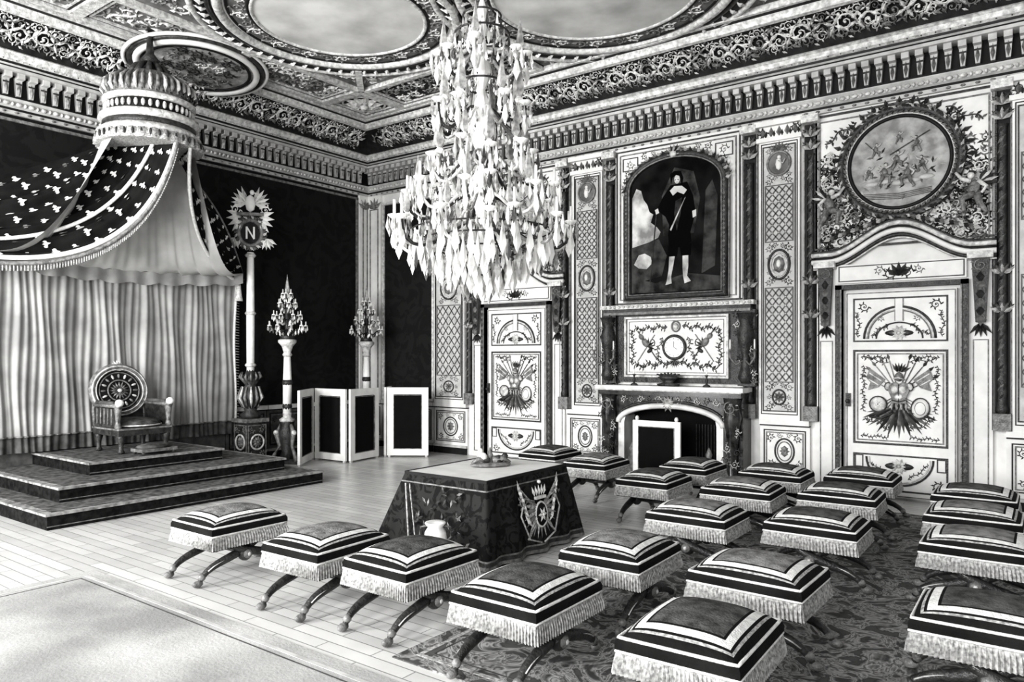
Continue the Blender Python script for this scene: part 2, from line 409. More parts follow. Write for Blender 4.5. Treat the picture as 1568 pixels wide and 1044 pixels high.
# ------------------------------------------------------------------ pilasters
def pilaster(a0,a1):
    m=MB(FW); c=(a0+a1)/2; w=a1-a0
    m.mat('white_paint').box(a0,a1,.93,5.02,0,.09)
    m.mat('black_line').rect(a0+.025,a1-.025,1.0,4.72,.012,.09,.096)
    i0=a0+.06; i1=a1-.06
    m.mat('gilt_dark').rect(i0-.012,i1+.012,1.04,4.68,.016,.09,.105)
    m.mat('cream_paint').box(i0,i1,1.05,4.67,.09,.094)
    for b0,b1 in ((1.46,2.72),(3.38,4.12)):
        m.mat('lattice').lattice(i0+.03,i1-.03,b0,b1,4,.015,.094,.104); m.mat('lattice').rect(i0+.02,i1-.02,b0-.02,b1+.02,.012,.094,.106)
        cw=(i1-i0-.06)/4; nb=round((b1-b0)/(cw*1.25))
        for i in range(1,4):
            for j in range(1,nb): m.mat('gilt_light').ell(i0+.03+i*cw,b0+j*(b1-b0)/nb,.1,.013,.013,.012,n=5,m=3)
    m.mat('gilt_dark').ring(c,3.05,.1,w*.26,.2,.016,28); m.mat('gilt_light').ring(c,3.05,.1,w*.2,.155,.01,28); m.mat('gilt_mid').ell(c,3.05,.1,w*.15,.12,.03)
    m.mat('white_paint').ell(c,3.06,.12,w*.06,.06,.02)
    for sx in (-1,1):
        for bz,s_ in ((2.82,.05),(3.28,.05),(1.11,.05),(1.38,.05),(4.20,.045),(4.62,.045),(2.95,.03),(3.15,.03),(4.28,.035),(1.24,.03)):
            m.mat(R.choice(('gilt_dark','gilt_mid','lattice'))).scroll(c+sx*w*.25,bz,s_,pi/2,sx,.094)
            m.mat('gilt_dark').scroll(c+sx*w*.1,bz+.03,s_*.7,0,-sx,.094)
    m.mat('gilt_dark').ring(c,1.24,.1,w*.16,.1,.012,20); m.mat('gilt_mid').rosette(c,1.24,.08,.1)
    m.mat('ground_grey').prism([(c+.14*cos(i*pi/10),4.43+.15*sin(i*pi/10)) for i in range(20)],.09,.11)
    m.mat('gilt_mid').ring(c,4.43,.11,.15,.16,.018,24); m.mat('white_paint').ell(c,4.42,.11,.045,.09,.03); m.ell(c+.01,4.51,.12,.03,.03,.03)
    m.mat('gilt_light').tube([(c,4.46,.13),(c+.06,4.42,.13),(c+.09,4.48,.13)],.012,5)
    for k in range(7): m.mat('gilt_mid').leaf(c,4.60,pi/2+(k-3)*.42,.14,.05,.094,.03)
    m.mat('white_paint').box(a0-.03,a1+.03,4.74,4.80,0,.13); m.box(a0-.05,a1+.05,4.95,5.02,0,.16)
    n=max(3,int(w/.1))
    for k in range(n):
        x=a0+(k+.5)*w/n; m.mat('gilt_mid').leaf(x,4.8,pi/2,.15,.08,.09,.05); m.mat('gilt_dark').leaf(x+.04,4.8,pi/2,.10,.04,.09,.03)
    for sx in (-1,1): m.mat('gilt_dark').scroll(c+sx*w*.4,4.88,.06,0,sx,.1)
    return m
for i,(a0,a1) in enumerate(((1.88,2.62),(4.92,5.46),(7.94,8.48),(10.84,11.5))):
    pilaster(a0,a1).obj('pilaster')

m=MB(FW)
def slim(ac, z0=.93, z1=4.95, mt='gilt_dark'):
    m.mat('black_line').box(ac-.075,ac+.075,z0,z1,0,.04); m.mat('gilt_mid').box(ac-.1,ac-.085,z0,z1,0,.05); m.box(ac+.085,ac+.1,z0,z1,0,.05)
    m.mat(mt).lathe([(.055,z0+.2),(.06,z0+.25),(.05,z0+.3),(.045,4.45),(.055,4.5)],ac,0,.06,n=12,axis='b',lobes=6,la=.12)
    for k in range(30):
        z=z0+.35+k*.115
        if z>4.4: break
        m.mat('gilt_mid' if k%3 else 'gilt_dark').leaf(ac-.045,z,.9,.13,.04,.10,.02)
    for zc in (4.55,4.72,2.75,2.3):
        for k in range(5): m.mat('gilt_mid' if k%2 else 'gilt_light').leaf(ac,zc,pi/2+(k-2)*.5,.15,.06,.09,.05)
        for sx in (-1,1): m.mat('gilt_dark').scroll(ac+sx*.055,zc+.08,.045,0,sx,.1)
    m.mat('gilt_light').box(ac-.11,ac+.11,z1-.05,z1+.05,0,.17); m.mat('gilt_mid').box(ac-.09,ac+.09,z0,z0+.2,0,.12)
for ac in (4.74,5.60,7.80,8.62,10.74,2.72): slim(ac)
m.obj('trim_5')

# ------------------------------------------------------------------ doors
def trophy(m,c,z,s,c0):
    # fan of plumes below, standards and spears behind, cuirass and helmet in the middle, shields either side
    for k in range(19):
        an=-pi/2+(k-9)*.15
        m.mat(('gilt_mid','lattice','gilt_dark')[k%3]).leaf(c+.06*cos(an),z-.16*s,an,(.40 if k%2 else .33)*s,.06*s,c0,.03)
    for a1,a2 in ((.9,2.2),(.72,2.4),(1.12,2.0),(.5,2.75),(1.3,0)):
        for sx in (-1,1):
            m.mat('gilt_dark' if sx>0 else 'gilt_mid').bar((c-sx*.3*s*cos(a1),z-.3*s*sin(a1)),(c+sx*.42*s*cos(a1),z+.46*s*sin(a1)),.010*s,c0,c0+.012)
            an=a1 if sx>0 else pi-a1
            m.leaf(c+sx*.42*s*cos(a1),z+.46*s*sin(a1),an,.10*s,.04*s,c0,.02)
    # banners
    for sx in (-1,1):
        m.mat('gilt_mid').prism([(c+sx*.16*s,z+.20*s),(c+sx*.34*s,z+.34*s),(c+sx*.38*s,z+.22*s),(c+sx*.33*s,z+.16*s),(c+sx*.36*s,z+.06*s),(c+sx*.24*s,z+.10*s)],c0,c0+.02)
        m.mat('gilt_light').bar((c+sx*.20*s,z+.18*s),(c+sx*.34*s,z+.28*s),.012,c0+.02,c0+.024); m.bar((c+sx*.24*s,z+.13*s),(c+sx*.35*s,z+.2*s),.012,c0+.02,c0+.024)
    m.mat('gilt_mid').prism([(c-.10*s,z+.15*s),(c-.04*s,z+.17*s),(c,z+.14*s),(c+.04*s,z+.17*s),(c+.10*s,z+.15*s),(c+.12*s,z+.06*s),(c+.08*s,z-.04*s),(c+.09*s,z-.10*s),(c-.09*s,z-.10*s),(c-.08*s,z-.04*s),(c-.12*s,z+.06*s)],c0,c0+.05)
    m.mat('gilt_light').ell(c-.045*s,z+.07*s,c0+.045,.045*s,.05*s,.02,n=12); m.ell(c+.045*s,z+.07*s,c0+.045,.045*s,.05*s,.02,n=12); m.ell(c,z-.02*s,c0+.045,.05*s,.04*s,.015,n=12)
    m.mat('gilt_dark').tube([(c,z+.14*s,c0+.055),(c,z-.09*s,c0+.055)],.004,5); m.tube([(c-.08*s,z-.06*s,c0+.055),(c,z-.08*s,c0+.06),(c+.08*s,z-.06*s,c0+.055)],.006,5)
    for sx in (-1,1): m.mat('gilt_light').ell(c+sx*.125*s,z+.11*s,c0+.02,.035*s,.05*s,.035,.4*sx,n=10); m.mat('gilt_dark').ring(c+sx*.125*s,z+.11*s,c0+.03,.035*s,.05*s,.006,16)
    for k in range(7): m.mat('gilt_dark' if k%2 else 'gilt_light').leaf(c-.08*s+.027*s*k,z-.09*s,-pi/2,.10*s,.03*s,c0+.03,.02)
    m.mat('gilt_mid').ell(c,z+.235*s,c0+.015,.05*s,.06*s,.05,n=12,m=7); m.mat('gilt_light').tube([(c-.06*s,z+.215*s,c0+.04),(c,z+.225*s,c0+.07),(c+.07*s,z+.20*s,c0+.04)],.008,5)
    for k in range(7): m.mat('gilt_dark' if k%2 else 'gilt_mid').leaf(c-.02*s+.008*k*s,z+.29*s,pi/2+.5-k*.25,.13*s,.035*s,c0,.03)
    m.mat('white_paint').ell(c+.24*s,z-.16*s,c0+.01,.10*s,.13*s,.03,-.4,n=16,m=5); m.mat('gilt_dark').ring(c+.24*s,z-.16*s,c0+.015,.10*s,.13*s,.008,24); m.mat('gilt_mid').ring(c+.24*s,z-.16*s,c0+.03,.06*s,.08*s,.006,20)
    m.mat('gilt_light').ell(c-.24*s,z-.12*s,c0+.01,.10*s,.10*s,.03,.5,n=16); m.mat('gilt_dark').ring(c-.24*s,z-.12*s,c0+.02,.10*s,.10*s,.008,20); m.mat('gilt_mid').rosette(c-.24*s,z-.12*s,.06*s,c0+.03,8,.01)
    m.mat('gilt_dark').tube([(c-.34*s,z-.28*s,c0+.01),(c-.2*s,z-.3*s,c0+.03),(c-.05*s,z-.22*s,c0+.03)],[.022,.014,.008],6)
    for sx in (-1,1):
        m.vine((c+sx*.1*s,z-.44*s),(c+sx*.40*s,z-.3*s),.025*s,3,c0,.005,.05*s); m.vine((c+sx*.12*s,z+.42*s),(c+sx*.40*s,z+.47*s),.02*s,2,c0,.005,.045*s)
        m.vine((c+sx*.42*s,z+.38*s),(c+sx*.41*s,z-.22*s),.016*s,6,c0,.004,.04*s)
def door(c):
    m=MB(FW); h=.62; T=2.62
    m.mat('white_paint').box(c-h,c+h,.03,T,.0,.07)
    def line(a0,a1,b0,b1,w=.02): m.mat('gilt_dark').rect(a0,a1,b0,b1,w,.07,.078)
    a0=c-h+.09; a1=c+h-.09
    line(a0,a1,1.98,2.54); line(a0,a1,.68,1.88,.026); line(a0,a1,.10,.56)
    m.mat('gilt_mid').rect(c-h+.01,c+h-.01,.04,T-.01,.012,.07,.08)
    m.mat('gilt_mid').rect(a0+.045,a1-.045,.725,1.835,.014,.07,.085)
    def half(cb,r,w,mt,up=1,sx=1.):
        m.mat(mt).tube([(c+r*sx*cos(pi*i/18),cb+up*r*sin(pi*i/18),.075) for i in range(19)],w,5)
    half(2.02,.40,.014,'gilt_dark'); half(2.02,.375,.014,'gilt_light'); half(2.02,.35,.008,'gilt_mid'); half(2.02,.20,.010,'gilt_dark',sx=1.3)
    m.mat('gilt_dark').ell(c,2.09,.075,.17,.045,.02,n=14); m.mat('gilt_light').rosette(c,2.09,.10,.085,10,.02)
    m.mat('white_paint').box(c-.04,c+.04,2.24,2.52,.07,.09); m.mat('gilt_mid').box(c-.05,c-.042,2.24,2.52,.07,.085); m.box(c+.042,c+.05,2.24,2.52,.07,.085)
    for sx in (-1,1):
        m.mat('gilt_dark').scroll(c+sx*.40,2.43,.06,0,sx,.07); m.mat('gilt_mid').scroll(c+sx*.2,2.28,.04,1,-sx,.07)
        m.vine((c+sx*.12,2.2),(c+sx*.32,2.06),.02,3,.072,.005,.04); m.vine((c+sx*.47,2.04),(c+sx*.47,2.36),.02,3,.072,.005,.04)
    trophy(m,c,1.31,.98,.075)
    for sx in (-1,1):
        for bz in (.78,1.785): m.vine((c+sx*.44,bz),(c+sx*.12,bz),.012,4,.072,.005,.035)
    half(.52,.34,.013,'gilt_dark',-1,sx=1.1); half(.52,.31,.010,'gilt_light',-1,sx=1.1)
    m.mat('gilt_dark').ell(c,.42,.075,.17,.05,.02,n=14); m.mat('gilt_light').rosette(c,.42,.10,.085,10,.02)
    for sx in (-1,1):
        m.mat('gilt_dark').scroll(c+sx*.42,.2,.06,0,sx,.07); m.mat('gilt_dark').rect(c+sx*.46-.05,c+sx*.46+.05,.38,.54,.012,.07,.08); m.vine((c+sx*.1,.26),(c+sx*.33,.46),.015,3,.072,.005,.035)
    m.mat('gilt_dark').box(c-h+.005,c-h+.06,1.15,1.32,.07,.1); m.ell(c-h+.035,1.22,.13,.03,.03,.03)
    return m
def putto(m,c,z,s,d,c0,ms=('gilt_mid','gilt_light','gilt_dark')):
    A,B,D=ms
    m.mat(A).ell(c,z,c0+.06*s+.01,.10*s,.16*s,.08*s,.3*d,n=10,m=7)
    m.mat(B).ell(c+.05*d*s,z+.24*s,c0+.09*s,.065*s,.075*s,.07*s,n=10,m=7)
    m.mat(D).ell(c+.04*d*s,z+.29*s,c0+.08*s,.065*s,.045*s,.065*s,n=10,m=6)
    m.mat(B).tube([(c+.05*d*s,z+.12*s,c0+.1*s),(c+.2*d*s,z+.18*s,c0+.12*s),(c+.3*d*s,z+.32*s,c0+.1*s)],[.045*s,.038*s,.025*s],7)
    m.tube([(c-.06*d*s,z+.12*s,c0+.1*s),(c-.2*d*s,z+.0*s,c0+.1*s),(c-.12*d*s,z-.12*s,c0+.12*s)],[.045*s,.038*s,.025*s],7)
    m.mat(A).tube([(c,z-.12*s,c0+.1*s),(c+.2*d*s,z-.2*s,c0+.14*s),(c+.16*d*s,z-.42*s,c0+.1*s),(c+.24*d*s,z-.45*s,c0+.12*s)],[.075*s,.065*s,.04*s,.02*s],7)
    m.tube([(c-.04*d*s,z-.12*s,c0+.1*s),(c-.1*d*s,z-.32*s,c0+.12*s),(c-.2*d*s,z-.48*s,c0+.1*s),(c-.14*d*s,z-.53*s,c0+.12*s)],[.075*s,.06*s,.04*s,.02*s],7)
    for k in range(5): m.mat(B if k%2 else D).leaf(c-.06*d*s,z+.1*s,(pi/2+d*(.5+k*.28)),.34*s,.09*s,c0,.04*s)
def surround(c):
    m=MB(FW)
    m.mat('white_paint').box(c-.98,c-.66,0.002,2.95,0,.05); m.box(c+.66,c+.98,0.002,2.95,0,.05); m.box(c-.66,c+.66,2.66,2.95,0,.05)
    for sx in (-1,1):
        x=c+sx*.66; m.mat('gilt_dark').box(min(x,x+sx*.08),max(x,x+sx*.08),0.002,2.72,.0,.12)
        m.mat('gilt_mid').box(min(x,x+sx*.015),max(x,x+sx*.015),0.002,2.66,.0,.135)
        for k in range(26): m.mat('gilt_mid').leaf(x+sx*.05,.1+k*.098,pi/2,.08,.04,.12,.02)
        x=c+sx*.86; m.mat('gilt_mid').rect(x-.08,x+.08,.1,2.0,.012,.05,.058)
    m.mat('gilt_dark').box(c-.74,c+.74,2.66,2.72,0,.12)
    m.mat('white_paint').box(c-.72,c+.72,2.74,2.98,.05,.10); m.mat('gilt_dark').rect(c-.7,c+.7,2.76,2.96,.012,.10,.108)
    for sx in (-1,1):
        m.mat('gilt_dark').scroll(c+sx*.10,2.84,.07,0,sx,.1); m.mat('gilt_mid').scroll(c+sx*.22,2.88,.05,0,-sx,.1)
    m.mat('gilt_dark')
    for k in range(5): m.leaf(c,2.80,pi/2+(k-2)*.5,.18,.07,.1,.05)
    for sx in (-1,1):
        x=c+sx*.86
        m.mat('gilt_dark').prism([(x-.05,2.2),(x+.05,2.2),(x+.09,2.95),(x-.09,2.95)],.05,.13)
        m.mat('gilt_mid').scroll(x,2.87,.075,pi/2,sx,.13); m.mat('gilt_mid').scroll(x,2.25,.05,-pi/2,sx,.13)
        for k in range(6): m.mat('gilt_mid' if k%2 else 'gilt_dark').leaf(x,2.80-k*.1,-pi/2,.15,.09,.13,.05)
        for k in range(5): m.mat('gilt_dark').leaf(x,2.2,-pi/2+(k-2)*.35,.18,.045,.07,.04)
        m.mat('gilt_light').box(x-.13,x+.13,2.95,3.03,0,.2)
    def bow(t,dz=0): return (c+t*1.02, 3.03+dz+(.34*(.5+.5*cos(pi*min(1,abs(t)/.8))) ))
    for dz,r,mt,c0 in ((.0,.034,'white_paint',.15),(.05,.022,'black_line',.12),(.09,.03,'gilt_light',.16),(.13,.018,'gilt_dark',.15),(-.05,.026,'gilt_dark',.1),(-.085,.014,'gilt_light',.08)):
        m.mat(mt).tube([(*bow(-1+i/16,dz),c0) for i in range(33)],r,6)
    m.mat('white_paint').prism([(c-1.02,3.03)]+[bow(-1+i/12) for i in range(25)]+[(c+1.02,3.03),(c+1.02,5.0),(c-1.02,5.0)],0,.04)
    m.mat('gilt_dark').rect(c-1.02,c+1.02,3.2,4.98,.025,.04,.07)
    m.mat('gilt_mid').rect(c-.95,c+.95,3.2,4.90,.016,.04,.06)
    zc=4.22
    def tst(a,b):
        d=sqrt((a-c)**2+(b-zc)**2)
        return d>.66 and b>3.17+.30*(.5+.5*cos(pi*min(1,abs(a-c)/.85))) and not(b>4.5 and abs(a-c)>.62)
    m.fill(c-.97,c+.97,3.12,4.75,.155,.04,('gilt_dark','gilt_mid','gilt_dark','ground_dark'),tst)
    m.fill(c-.92,c+.92,3.2,4.6,.16,.09,('gilt_light','gilt_dark','gilt_mid','white_paint'),lambda a,b: tst(a,b) and (b<4.0 or R.random()<.5))
    m.mat('relief_grey').prism([(c+.56*cos(i*pi/24),zc+.56*sin(i*pi/24)) for i in range(48)],.04,.09)
    m.mat('black_line').ring(c,zc,.1,.57,.57,.022,48); m.mat('white_paint').ring(c,zc,.1,.605,.605,.014,48); m.mat('gilt_dark').ring(c,zc,.09,.67,.67,.05,48)
    for i in range(64):
        an=i*2*pi/64; m.mat(('gilt_mid','gilt_light','gilt_dark')[i%3]).leaf(c+.66*cos(an),zc+.66*sin(an),an+1.1,.11,.05,.12,.03); m.mat('gilt_mid').leaf(c+.64*cos(an),zc+.64*sin(an),an+2.1,.09,.04,.12,.03)
        if i%2==0: m.mat('gilt_dark').leaf(c+.71*cos(an),zc+.71*sin(an),an,.13,.06,.05,.05)
    # relief: clouds, reclining goddess with putti, scattered attributes
    for k in range(60):
        an=R.random()*6.28; rr=R.random()*.46; m.mat(R.choice(('gilt_dark','cream_paint','gilt_mid','relief_grey'))).leaf(c+rr*cos(an),zc-.14+rr*.7*sin(an),R.random()*6.28,.09,.03,.09,.02)
    for k in range(5): m.mat('cream_paint').ell(c-.3+.15*k,zc-.24+.02*sin(k*2),.09,.10,.035,.02)
    for k in range(4): m.mat('gilt_mid').tube([(c-.40+.0*k,zc-.36-.02*k,.09),(c,zc-.39-.022*k,.10),(c+.36,zc-.35-.02*k,.09)],.006,5)
    for dx,dz,d,s in ((-.16,-.10,1,.34),(.10,-.14,-1,.36),(.26,-.04,-1,.26),(-.02,.05,1,.28),(.20,.22,-1,.24),(-.26,.20,1,.22),(-.34,-.08,1,.2),(.0,.32,1,.18)): putto(m,c+dx,zc+dz,s,d,.08,('gilt_mid','cream_paint','gilt_dark'))
    m.mat('gilt_dark').bar((c-.1,zc+.1),(c+.34,zc+.34),.012,.1,.11); m.bar((c-.38,zc+.3),(c-.22,zc+.12),.01,.1,.11)
    m.mat('gilt_mid').rosette(c,4.90,.12,.07,7,.05)
    for sx in (-1,1):
        m.mat('gilt_dark').scroll(c+sx*.16,4.90,.08,0,sx,.06); m.mat('gilt_mid').scroll(c+sx*.33,4.86,.06,0,-sx,.06); putto(m,c+sx*.80,3.78,.62,-sx,.12)
        m.vine((c+sx*.5,4.82),(c+sx*.88,4.6),.03,3,.05,.008,.07)
        for k in range(14):
            m.mat(('gilt_mid','gilt_light','gilt_dark')[k%3]).leaf(c+sx*(.12+.05*k),3.54-.015*k,(-.4 if sx>0 else pi+.4),.12,.06,.14,.04)
    return m
for i,c in enumerate((3.76,9.67)):
    door(c).obj('door_%d'%(i+1)); surround(c).obj('overdoor_carving')

# ------------------------------------------------------------------ chimney breast
C=6.70
m=MB(FW)
m.mat('white_paint').box(5.70,7.70,2.62,5.02,0,.08)
m.mat('gilt_dark').rect(5.72,7.68,2.60,4.98,.02,.08,.1); m.mat('gilt_mid').rect(5.78,7.62,2.66,4.92,.016,.08,.1)
for sx in (-1,1):
    m.mat('gilt_dark').rect(C+sx*.74-.13,C+sx*.74+.13,4.66,4.86,.012,.08,.095)
    m.mat('gilt_mid').scroll(C+sx*.74,4.76,.06,0,sx,.08); m.mat('gilt_dark').scroll(C+sx*.5,4.85,.05,1,-sx,.08); m.mat('gilt_dark').scroll(C+sx*.35,4.88,.04,1,-sx,.08)
m.obj('trim_4')
m=MB(FW)
def arch(w,z0,z1,zt,n=18):
    return [(C-w,z0),(C+w,z0)]+[(C+w*cos(pi*i/n), z1+(zt-z1)*sin(pi*i/n)) for i in range(n+1)]
m.mat('canvas_dark').prism(arch(.72,2.74,4.32,4.74),.08,.12)
def P(mt,pts,c1): m.mat(mt).prism([(C+x,z) for x,z in pts],.11,c1)
P('canvas_light',[(-.69,3.45),(-.69,4.22),(-.62,4.36),(-.54,4.32),(-.50,4.18),(-.44,4.10),(-.40,3.98),(-.34,3.94),(-.38,3.82),(-.28,3.74),(-.22,3.66),(-.26,3.58),(-.42,3.52)],.122)
P('canvas_mid',[(-.70,3.46),(-.25,3.56),(-.12,3.3),(-.2,3.0),(-.70,2.9)],.1225)
P('canvas_light',[(-.66,3.20),(-.58,3.34),(-.48,3.36),(-.38,3.30),(-.36,3.20),(-.45,3.12),(-.58,3.14)],.1235)
P('canvas_mid',[(-.70,2.76),(.70,2.76),(.70,2.95),(.2,3.02),(-.3,2.9),(-.70,3.0)],.123)
P('canvas_mid',[(.42,3.0),(.62,3.1),(.66,4.1),(.58,4.34),(.48,4.2),(.46,3.8)],.1222)
P('canvas_mid',[(-.2,4.2),(.0,4.6),(.3,4.5),(.4,4.1),(.3,3.6),(-.18,3.6)],.1221)
P('clothes_black',[(-.06,4.34),(.2,4.36),(.29,4.15),(.33,3.90),(.25,3.62),(.26,3.48),(.16,3.40),(-.08,3.42),(-.10,3.6),(-.08,3.75),(-.14,3.88),(-.28,4.0),(-.18,4.18)],.126)
P('clothes_black',[(-.10,3.45),(.06,3.45),(.04,3.28),(-.10,3.28)],.127)
P('clothes_black',[(.08,3.45),(.26,3.45),(.25,3.28),(.11,3.28)],.127)
P('canvas_light',[(-.08,3.28),(.01,3.28),(-.02,3.12),(-.05,2.98),(-.04,2.88),(-.14,2.86),(-.12,2.92),(-.09,3.08)],.128)
P('canvas_light',[(.13,3.28),(.22,3.28),(.22,3.12),(.20,2.98),(.26,2.90),(.16,2.87),(.14,2.98),(.13,3.1)],.128)
P('skin_tone',[(-.07,4.26),(.0,4.32),(.12,4.31),(.2,4.24),(.15,4.18),(.05,4.23),(-.02,4.18)],.13)
P('canvas_mid',[(.02,4.1),(.12,4.14),(.1,3.9),(.04,3.66),(.0,3.9)],.1275); P('canvas_light',[(.16,4.12),(.18,4.14),(-.05,3.66),(-.07,3.68)],.129)
m.mat('skin_tone').ell(C+.045,4.42,.125,.048,.07,.012,n=14,m=6)
P('clothes_black',[(-.03,4.45),(-.05,4.36),(-.06,4.50),(.0,4.54),(.1,4.53),(.14,4.42),(.12,4.33),(.085,4.46),(.03,4.48)],.139)
P('clothes_black',[(.01,4.41),(.03,4.415),(.03,4.405),(.01,4.40)],.1385); P('clothes_black',[(.055,4.415),(.075,4.41),(.075,4.40),(.055,4.405)],.1385); P('canvas_mid',[(.025,4.375),(.065,4.375),(.045,4.368)],.1385)
P('skin_tone',[(.28,3.92),(.34,3.94),(.34,3.84),(.29,3.82)],.13)
P('skin_tone',[(-.31,4.0),(-.26,4.02),(-.24,3.95),(-.29,3.93)],.13); P('canvas_mid',[(-.4,2.9),(-.385,2.9),(-.27,4.02),(-.285,4.02)],.129)
m.mat('gilt_dark').tube([(x,z,.13) for x,z in arch(.77,2.69,4.32,4.79,24)],.055,6,True); m.mat('gilt_mid').tube([(x,z,.16) for x,z in arch(.73,2.73,4.32,4.75,24)],.014,5,True)
m.mat('gilt_mid').tube([(x,z,.13) for x,z in arch(.83,2.64,4.32,4.85,24)],.016,5,True)
for i in range(37):
    an=pi*i/36; m.mat(('gilt_light','gilt_mid','gilt_dark')[i%3]).leaf(C+.76*cos(an),4.32+.46*sin(an),an+.4,.12,.06,.15,.04)
for sx in (-1,1):
    for k in range(26): m.mat('gilt_mid').leaf(C+sx*.77,2.72+k*.062,pi/2,.06,.04,.18,.015)
    for k in range(3): m.mat('gilt_dark').scroll(C+sx*(.80-.03*k),4.40+k*.1,.055,0,sx,.15)
for k in range(11): m.mat('gilt_light' if k%2 else 'gilt_dark').leaf(C,4.76,pi/2+(k-5)*.32,.19,.06,.14,.05)
m.mat('gilt_light').ell(C,4.79,.17,.06,.05,.04)
m.obj('portrait_painting')

m=MB(FW)
m.mat('gilt_light').box(5.50,7.90,2.52,2.58,0,.22); m.mat('gilt_dark').box(5.55,7.85,2.47,2.52,0,.18); m.mat('gilt_mid').box(5.55,7.85,2.43,2.47,0,.2)
for k in range(30): m.mat('gilt_light').ell(5.6+k*.0775,2.55,.22,.03,.025,.03,n=6,m=4)
m.mat('gilt_dark').box(5.72,7.68,1.40,2.43,0,.09)
m.mat('white_paint').box(5.92,7.48,1.52,2.36,.09,.11); m.mat('gilt_light').rect(5.88,7.52,1.48,2.40,.03,.09,.14)
m.mat('gilt_mid').rect(5.95,7.45,1.55,2.33,.010,.11,.118)
m.mat('gilt_dark').ring(C,1.93,.13,.17,.17,.022,28); m.mat('pen_white').prism([(C+.15*cos(i*pi/14),1.93+.15*sin(i*pi/14)) for i in range(28)],.11,.14)
for k in range(12): m.mat('black_line').bar((C+.12*cos(k*pi/6),1.93+.12*sin(k*pi/6)),(C+.14*cos(k*pi/6),1.93+.14*sin(k*pi/6)),.006,.14,.143)
m.mat('black_line').bar((C,1.93),(C,2.02),.006,.14,.145); m.bar((C,1.93),(C+.05,1.90),.006,.14,.145)
m.mat('gilt_mid').ring(C+.02,2.24,.12,.065,.075,.012,20); m.mat('gilt_light').ell(C+.02,2.24,.12,.045,.055,.03)
for sx in (-1,1):
    m.vine((C+sx*.08,1.70),(C+sx*.66,1.64),.035,6,.11,.008,.07); m.vine((C+sx*.12,2.24),(C+sx*.66,2.2),.03,6,.11,.007,.06)
    m.vine((C+sx*.69,1.66),(C+sx*.69,2.2),.025,5,.11,.007,.06); m.vine((C+sx*.2,2.08),(C+sx*.3,1.74),.03,3,.11,.006,.06)
    m.mat('gilt_dark').bar((C+sx*.28,1.75),(C+sx*.60,2.18),.014,.11,.125); m.mat('gilt_mid').bar((C+sx*.60,1.72),(C+sx*.32,2.12),.012,.11,.125)
    m.mat('gilt_mid').ell(C+sx*.47,2.0,.12,.08,.05,.03,.9*sx,n=12); m.ell(C+sx*.54,2.09,.12,.05,.038,.03,.9*sx,n=12); m.mat('gilt_dark').ell(C+sx*.40,1.88,.12,.05,.03,.02,-.6*sx)
    m.mat('gilt_dark').ring(C+sx*.36,2.0,.115,.04,.05,.007,16)
    for k in range(7): m.mat('gilt_mid' if k%2 else 'gilt_dark').leaf(C+sx*.44,1.95,pi/2+(k-3)*.45+sx*.6,.14,.035,.11,.02)
for k in range(9): m.mat('gilt_dark' if k%2 else 'gilt_mid').leaf(C,1.74,-pi/2+(k-4)*.3,.12,.035,.11,.02)
for ac in (5.62,7.78):
    m.mat('gilt_dark').box(ac-.12,ac+.12,1.38,2.45,0,.16)
    m.lathe([(.06,1.42),(.11,1.5),(.07,1.62),(.05,1.8),(.09,1.95),(.12,2.1),(.08,2.25),(.12,2.4)],ac,0,.18,n=12,axis='b')
    for k in range(22): m.mat(('gilt_mid','gilt_dark','gilt_light','gilt_dark')[k%4]).scroll(ac+R.uniform(-.12,.12),1.46+k*.044,.05,R.random()*6,R.choice((1,-1)),.2)
    for sx in (-1,1):
        m.mat('gilt_mid').tube([(ac,1.75,.2),(ac+sx*.1,1.68,.3),(ac+sx*.17,1.78,.32),(ac+sx*.17,1.88,.32)],.014,6); m.lathe([(.035,1.88),(.02,1.9)],ac+sx*.17,0,.32,n=8,axis='b'); m.mat('pen_white').lathe([(.012,1.9),(.011,2.03)],ac+sx*.17,0,.32,n=7,axis='b')
m.obj('overmantel_panel')

m=MB(FW)
for sx in (-1,1):
    x=C+sx*.96; m.mat('marble_dark').box(x-.14,x+.14,0.002,1.22,0,.34)
    m.mat('marble_dark').lathe([(.10,.01),(.12,.06),(.08,.14),(.07,.4),(.10,.75),(.13,.95),(.10,1.1),(.13,1.22)],x,0,.36,n=14,axis='b')
    for k in range(20): m.mat(('gilt_mid','gilt_dark','gilt_dark','gilt_light')[k%4]).scroll(x+R.uniform(-.1,.1),.16+k*.052,.055,R.random()*6,sx,.43)
    m.mat('gilt_mid').scroll(x,1.08,.10,pi/2,sx,.46); m.mat('gilt_mid').box(x-.17,x+.17,0.002,.09,0,.5)
    m.mat('marble_white').prism([(C+sx*.82,0.002),(C+sx*.82,.85),(C+sx*.78,.97),(C+sx*.70,.90),(C+sx*.72,.8),(C+sx*.72,0.002)],0,.33)
lo=[(C+.82*cos(pi*i/20),.80+.27*sin(pi*i/20)) for i in range(21)]
for i in range(20):
    p,q=lo[i],lo[i+1]
    m.mat('marble_dark').prism([p,(p[0],1.22),(q[0],1.22),q],0,.33)
m.mat('marble_white').tube([(x,z,.34) for x,z in lo],.045,6); m.mat('gilt_dark').tube([(x,z+.07,.34) for x,z in lo],.02,6)
m.mat('gilt_light')
for k in range(11): m.leaf(C,1.10,pi/2+(k-5)*.55,.13,.05,.35,.06)
for sx in (-1,1):
    for k in range(5): m.mat(('gilt_light','gilt_mid')[k%2]).scroll(C+sx*(.16+.14*k),1.16-.004*k,.05,0,sx if k%2 else -sx,.34)
m.mat('marble_white').box(C-1.14,C+1.14,1.30,1.36,0,.48); m.mat('marble_dark').box(C-1.10,C+1.10,1.22,1.30,0,.43)
m.mat('gilt_light').box(C-1.11,C+1.11,1.285,1.30,.0,.45)
